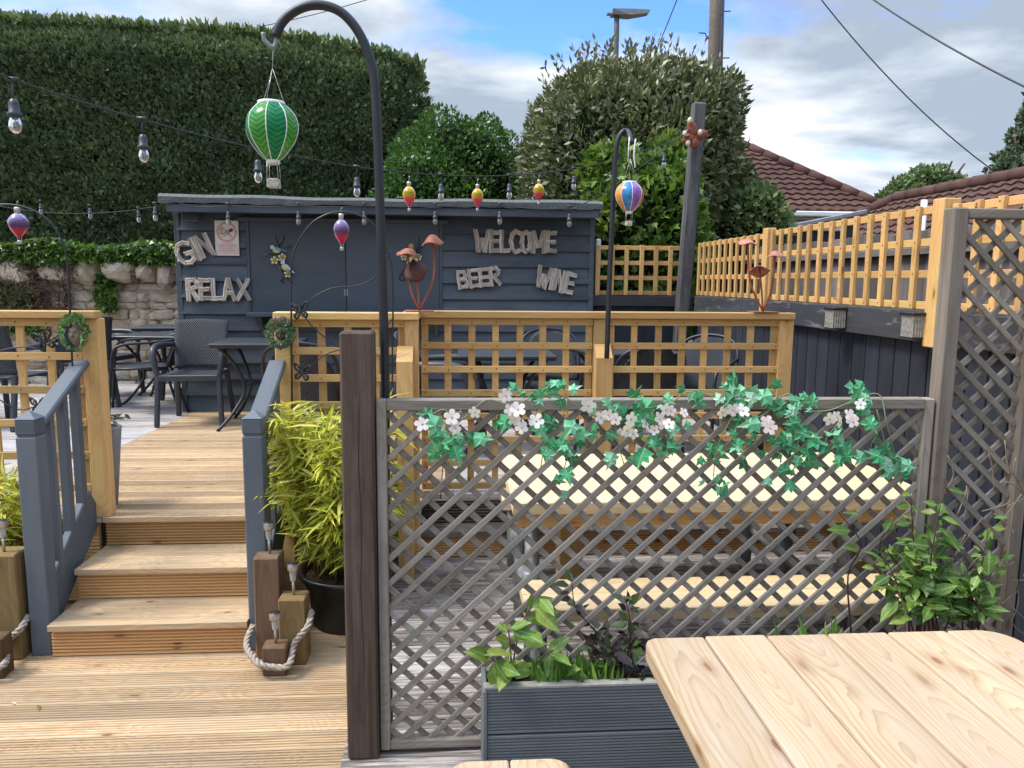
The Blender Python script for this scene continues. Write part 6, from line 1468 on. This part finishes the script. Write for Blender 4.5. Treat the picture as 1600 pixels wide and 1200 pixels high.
# ---------------------------------------------------------------- face plaques on the balustrade posts
def plaque(label, px, py, w_, h_, Y, dark, tilt, pink=False):
    c = aY(px, py, Y); s = Y / F; W, H = w_ * s / 2 * .88, h_ * s / 2 * .94
    t = thing('face_plaque', label, 'ornament', tuple(c)); v, f = ico(4); x = v[:, 0]; z = v[:, 2]
    if not dark: fw, fh, fz, fd = .64, .80, -.2, .066
    else: fw, fh, fz, fd = .5, .48, -.2, .066
    P = v * np.array([W * fw, fd, H * fh]); P[:, 0] *= 1 - .45 * np.clip(-z, 0, 1)
    G_ = lambda cx, cz, rx, rz: np.exp(-(((x - cx) / rx) ** 2 + ((z - cz) / rz) ** 2))
    rel = .018 * G_(0, .05, .14, .26) + .012 * G_(0, .42, .6, .09) - .014 * (G_(.34, .24, .16, .1) + G_(-.34, .24, .16, .1)) - .010 * G_(0, -.32, .28, .05) + .007 * G_(0, -.24, .3, .05) + .006 * np.sin(x * 26 + z * 5) * (z < -.35)
    P[:, 1] -= rel * (v[:, 1] < .2); P[:, 2] += H * fz; b = MB(); b.add((P + np.array(c[:])).tolist(), f, None, .5, 0, True)
    build('face', b, plain('plaque_stone', (.24, .20, .15) if not dark else (.13, .13, .10), .7, .3, 0, .45, 60), t)
    n = 800; a = rng.random(n) * 6.283; rr = .04 + .96 * rng.random(n) ** .6; Q = np.stack([np.cos(a) * rr * W, -.05 * np.sqrt(np.maximum(0, 1.05 - rr ** 2)) - .01 - .012 * rng.random(n), np.sin(a) * rr * H], 1)
    low = Q[:, 2] < -H * .3
    inface = ((Q[:, 0] / (W * fw * .95)) ** 2 + ((Q[:, 2] - H * fz) / (H * fh * .86)) ** 2 < 1)
    keep = ~inface & ~(low & (np.abs(Q[:, 0]) > W * (.75 if not dark else .9))); Q = Q[keep]; a = a[keep]; n = len(Q)
    A = np.stack([np.cos(a) * .7, -.8 + 0 * a, np.sin(a) * .7 + .1], 1) + rng.normal(size=(n, 3)) * .4; X, Y_, Z = frames(A, np.array([[0, -2., 0]]), .5)
    tn = rng.normal(.5, .22, n) + (.35 * (Q[:, 2] > H * .6) if dark else 0)
    b = MB(); b.scatter(LEAF, LEAFF, Q + np.array(c[:]), X, Y_, Z, .026, np.clip(tn, 0, 1)); build('leaf_hair', b, leafm('plaque_leaves', [(0, (.05, .12, .035)), (.5, (.16, .30, .10)), (1, (.42, .52, .28))] if not dark else [(0, (.05, .11, .05)), (.6, (.15, .27, .13)), (.82, (.30, .24, .20)), (1, (.46, .33, .31))], .5, .05), t)
plaque('round plaque of a bearded face ringed with green leaves, on the left balustrade post', 122, 518, 42, 52, YA - .05, False, .1)
plaque('leafy green face plaque with pinkish top leaves, on the post above the bamboo', 441, 519, 44, 44, YA - .05, True, .1)
# ---------------------------------------------------------------- timber stumps, rope, solar lights
def stump(name, label, px0, px1, ytop, ybase, mat, dpt=.10, Yb=None, rz=0):
    p = aZ((px0 + px1) / 2, ybase, 0); Y = p.y; x0, x1 = aY(px0, ybase, Y).x, aY(px1, ybase, Y).x; z = aY((px0 + px1) / 2, ytop, Y).z
    c = Vector(((x0 + x1) / 2, Y + dpt / 2, z / 2)); ca_, sa = math.cos(rz), math.sin(rz)
    b = MB(); b.obox(c, Z3, Vector((ca_, sa, 0)), Vector((-sa, ca_, 0)), z, x1 - x0, dpt, .006, jit=.0015)
    build(name, b, mat, label=label, cat='post'); return Vector((c.x, c.y, z)), x0, x1, Y
def solar(label, p, r=.018, h=.13, grp='stake solar lights'):
    t = thing('solar_light', label, 'solar light', tuple(p), grp); x, y, z = p
    b = MB(); b.tube([(x, y, z + .0005), (x, y, z + h * .5)], .0065, 8); build('stake', b, M['satin'], t)
    b = MB(); b.lathe([(r * .55, h * .45), (r * .62, h * .5), (r * .85, h * .78)], (x, y, z), 18); build('lens', b, M['lens'], t)
    b = MB(); b.lathe([(r * .9, h * .76), (r * 1.18, h * .78), (r * 1.2, h * .93), (r * 1.1, h * .98)], (x, y, z), 20); build('cap', b, M['satin'], t)
    b = MB(); b.lathe([(r * 1.12, h * .975), (r * 1.1, h * .985), (.001, h * .99)], (x, y, z), 20); build('solar_cell', b, M['black'], t)
pa, ax0, ax1, aYy = stump('timber_stump', 'tallest dark sleeper stump in the rope bound trio beside the right handrail', 400, 440, 872, 1030, M['sleeper'], .12)
pb2, bx0, bx1, bYy = stump('timber_stump', 'medium olive brown sleeper stump in the rope bound trio', 437, 479, 937, 1040, M['sleepergreen'], .11)
pc2, cx0, cx1, cYy = stump('timber_stump', 'shortest dark sleeper stump at the front of the rope bound trio', 410, 448, 1012, 1057, M['sleeper'], .085)
solar('steel stake solar light on the tallest of the three stumps', tuple(pa + Vector((.005, 0, 0))), .02, .15); solar('steel stake solar light on the medium olive stump', tuple(pb2), .021, .15); solar('steel stake solar light on the shortest front stump', tuple(pc2), .021, .145)
def rope(label, pts, r=.0145):
    C = smooth(pts, 10); t = thing('rope', label, 'rope', tuple(C[0])); b = MB(); L = 0; prev = None; fr = []
    for i, p in enumerate(C):
        tg = (C[min(i + 1, len(C) - 1)] - C[max(i - 1, 0)]).normalized()
        u = tg.orthogonal() if prev is None else prev - tg * prev.dot(tg); u.normalize(); prev = u
        if i: L += (p - C[i - 1]).length
        fr.append((p, u, tg.cross(u), L))
    m_ = int(L / .005); D = []
    for q in range(m_ + 1):
        l = L * q / m_; j = next((i for i in range(len(fr) - 1) if fr[i + 1][3] >= l), len(fr) - 2); f = (l - fr[j][3]) / max(fr[j + 1][3] - fr[j][3], 1e-9)
        D.append((fr[j][0].lerp(fr[j + 1][0], f), fr[j][1].lerp(fr[j + 1][1], f), fr[j][2].lerp(fr[j + 1][2], f), l))
    for k in range(3):
        a0 = 2 * PI * k / 3
        b.tube([p + (u * math.cos(a0 + l * 75) + w_ * math.sin(a0 + l * 75)) * r * .52 for p, u, w_, l in D], r * .56, 7, tone=random.random())
    build('strands', b, M['rope'], t)
fy = cYy - .03
rope('thick twisted cream rope looped around the trio of stumps', [Vector((ax0 - .015, aYy + .03, .15)), Vector((ax0 - .02, aYy - .07, .105)), Vector((cx0 - .012, cYy - .02, .075)), Vector(((cx0 + cx1) / 2, cYy - .022, .055)), Vector((cx1 + .015, cYy - .02, .062)), Vector(((bx0 + bx1) / 2 + .015, bYy - .022, .115)), Vector((bx1 + .012, bYy - .015, .19)), Vector((bx1 + .02, bYy + .05, .235))])
pd, dx0, dx1, dYy = stump('timber_stump', 'big weathered sleeper stump cut off by the left picture edge', -30, 36, 868, 1032, M['sleepergreen'], .13)
pd2, ex0, ex1, eYy = stump('timber_stump', 'short sleeper stump at the lower left picture corner', -60, 6, 1000, 1062, M['sleeper'], .09)
solar('steel stake solar light on the stump at the left picture edge', (aY(8, 880, dYy + .05).x, dYy + .05, pd.z), .02, .15)
rope('thick twisted cream rope around the stump at the left picture edge', [Vector((dx1 + .012, dYy + .05, .19)), Vector((dx1 + .012, dYy - .015, .16)), Vector((dx1 - .05, dYy - .022, .095)), Vector((ex1 + .01, eYy - .02, .07)), Vector((ex0, eYy - .022, .05))])
# ---------------------------------------------------------------- wall lights on the dark fence
def wall_light(label, px, py0, py1):
    xf = XF - .032; a = aX(px, py0, xf - .05); c = aX(px, py1, xf - .05); y = a.y; z1, z0 = a.z, c.z; w_ = .05
    t = thing('wall_light', label, 'wall light', (xf, y, z0), 'solar wall lights on the dark fence beam')
    b = MB(); b.box(xf - .09, xf + .0, y - w_ - .01, y + w_ + .01, z1 - .012, z1 + .004, .003); b.box(xf - .006, xf, y - w_, y + w_, z0, z1 - .012, .002); b.box(xf - .082, xf - .006, y - w_, y + w_, z0, z0 + .008, .002); build('housing', b, M['black'], t)
    b = MB(); n = 40; out = []
    for k in range(n + 1):
        f = k / n; yy = y - w_ + 2 * w_ * f; out.append((xf - .078 - .004 * (k % 2), yy))
    vs = [(x, yy, z) for z in (z0 + .008, z1 - .012) for x, yy in out]; b.add(vs, [(k, k + 1, n + 2 + k, n + 1 + k) for k in range(n)], None, .5)
    n2 = 10; lo = [(xf - .078 + .072 * k / n2, y - w_) for k in range(n2 + 1)]; vs = [(x, yy + .004 * (k % 2), z) for z in (z0 + .008, z1 - .012) for k, (x, yy) in enumerate(lo)]; b.add(vs, [(k, k + 1, n2 + 2 + k, n2 + 1 + k) for k in range(n2)], None, .5)
    build('diffuser', b, ribl, t)
ribl = plain('ribbed_clear_plastic', (.30, .28, .25), .25, .5, 0, .3, 50)
wall_light('small solar wall light with ribbed sides on the fence beam, the farther one', 1304, 481, 514); wall_light('small solar wall light with ribbed sides, beside the near trellis post', 1428, 489, 529)
# ---------------------------------------------------------------- string lights
def string(label, pts, bulbs, sc=1.0, group='string lights', r=.004, drop=.06):
    C = smooth(pts, 8); t = thing('string_light', label, 'string lights', tuple(C[0]), group); b = MB(); b.tube(C, r, 6); build('cable', b, M['black'], t)
    for p, k, glow in bulbs:
        p = Vector(p); d = drop * k; q = .016 * k
        b = MB(); b.tube([p + Vector((-.02 * k, 0, .006 * k)), p + Vector((.02 * k, 0, .004 * k))], .009 * k, 6); b.tube([p, p - Vector((0, 0, d))], .0035 * k, 5)
        z = -d; b.lathe([(.003 * k, z), (.012 * k, z - .004 * k), (.017 * k, z - .018 * k), (.018 * k, z - .045 * k), (.024 * k, z - .05 * k), (.024 * k, z - .062 * k), (.016 * k, z - .064 * k)], p, 14); h = build('lamp_holder', b, M['resin'], t)
        z -= .062 * k; b = MB(); b.lathe([(.014 * k, z), (.020 * k, z - .018 * k), (.022 * k, z - .032 * k), (.017 * k, z - .048 * k), (.008 * k, z - .056 * k), (.0005, z - .058 * k)], p, 16); build('bulb', b, M['glass'], h)
        b = MB(); b.tube([p + Vector((0, 0, z)), p + Vector((.002 * k, 0, z - .03 * k))], .003 * k, 5); b.tube([p + Vector((-.006 * k, 0, z - .03 * k)), p + Vector((.008 * k, 0, z - .032 * k))], .002 * k, 5); build('filament', b, M['satin'], h)
def Yst(px): return 2.75 + (7.2 - 2.75) * max(0, (px + 10) / 1100.) ** 1.25
st = [(-60, 95), (10, 120), (110, 154), (222, 187), (320, 213), (402, 232), (480, 247), (557, 261), (640, 270), (720, 275), (800, 274), (870, 268), (940, 255), (1010, 234), (1078, 212)]
bl_ = [(222, 187), (402, 231), (557, 261), (689, 273), (796, 274), (897, 263)]
B_ = [(aY(px, py, Yst(px)), .95, 0) for px, py in bl_] + [(aY(19, 126, Yst(19)) , .95, 0)]
string('heavy cable of clear bulbs sweeping across the picture to the dark leaning post', [aY(px, py, Yst(px)) for px, py in st], B_)
p = aY(1040, 240, 7.0)
string('short length of cable with one bulb dropping from the leaning post toward the shed roof', [aY(1082, 200, 7.15), aY(1035, 235, 7.05), aY(985, 273, 6.98), aY(940, 303, 6.95), aY(893, 328, 6.95)], [(aY(1038, 236, 7.04), 1.0, 0)], drop=.03)
Yr = 7.02
rb = [(356, 322), (466, 322), (569, 322), (680, 322), (781, 322), (890, 326)]
sp = []
for k, (px, py) in enumerate(rb): sp += [aY(px - 50, py + 1, Yr), aY(px, py, Yr)]
string('cable of clear bulbs pinned along the front edge of the shed roof', [aY(246, 316, Yr), aY(262, 312, Yr)] + sp, [(aY(px, py - 3, Yr - .012), 1.0, 0) for px, py in rb])
p0_, p1_ = aY(-60, 306, 9.2), aY(250, 322, 7.05)
pl = [p0_.lerp(p1_, k / 6) - Vector((0, 0, .12 * (4 * (k / 6) * (1 - k / 6)))) for k in range(7)]
string('thin cable of small bulbs running along the foot of the hedge to the shed roof', pl, [(aY(63, 314, 8.35), .85, 0), (aY(140, 321, 7.8), .85, 0), (aY(216, 325, 7.3), .85, 0), (aY(242, 318, 7.06), 1.0, 0)], r=.004, drop=.03)
# rusty ornament on the leaning post
c = aY(1086, 214, 7.16); s = 7.16 / F
t = thing('star_ornament', 'rusty four lobed metal ornament with cream tips on the leaning post', 'ornament', tuple(c)); b = MB(); v, f = ico(2)
for a, l in ((112, 1.25), (20, .95), (200, 1.0), (265, .85)):
    d = Vector((math.cos(R(a)), 0, math.sin(R(a)))); n_ = Vector((-d.z, 0, d.x)); P = [c + d * (x * .6 + .5) * l * 20 * s + n_ * z * 8 * s + Vector((0, y * .03, 0)) for x, y, z in v]; b.add(P, f, None, .4, 0, True)
build('lobe', b, M['rust'], t)
for px, py in ((1078, 188), (1070, 209), (1075, 224), (1094, 207)):
    b = MB(); q = aY(px, py, 7.12); b.add((v * np.array([.022, .022, .03]) + np.array(q[:])).tolist(), f, None, .5, 0, True); build('knob', b, plain('cream_knob', (.55, .50, .38), .5), t)
# fallen leaves
M['dryleaf'] = leafm('dry_leaf', [(0, (.20, .11, .04)), (.5, (.45, .36, .16)), (1, (.62, .58, .38))], .6, .2)
for px, py, z in ((378, 1008, 0), (176, 852, .32), (188, 848, .32), (62, 1100, 0), (385, 1030, 0), (20, 1096, 0), (270, 1024, 0)):
    p = aZ(px, py, z); p.y -= .01; A = np.array([[random.uniform(-1, 1), random.uniform(-.6, .6), .05]]); X, Y_, Z = frames(A, np.array([[0, 0, 4.]]), .3); b = MB(); b.scatter(LANCE, LEAFF, np.array([[p.x, p.y, p.z + .004]]), X, Y_, Z, [random.uniform(.035, .06)], [random.random()])
    build('fallen_leaf', b, M['dryleaf'], label='small dry bamboo leaf lying on the lower decking or steps', cat='leaf', group='fallen leaves on the decking')
bpy.context.view_layer.update()
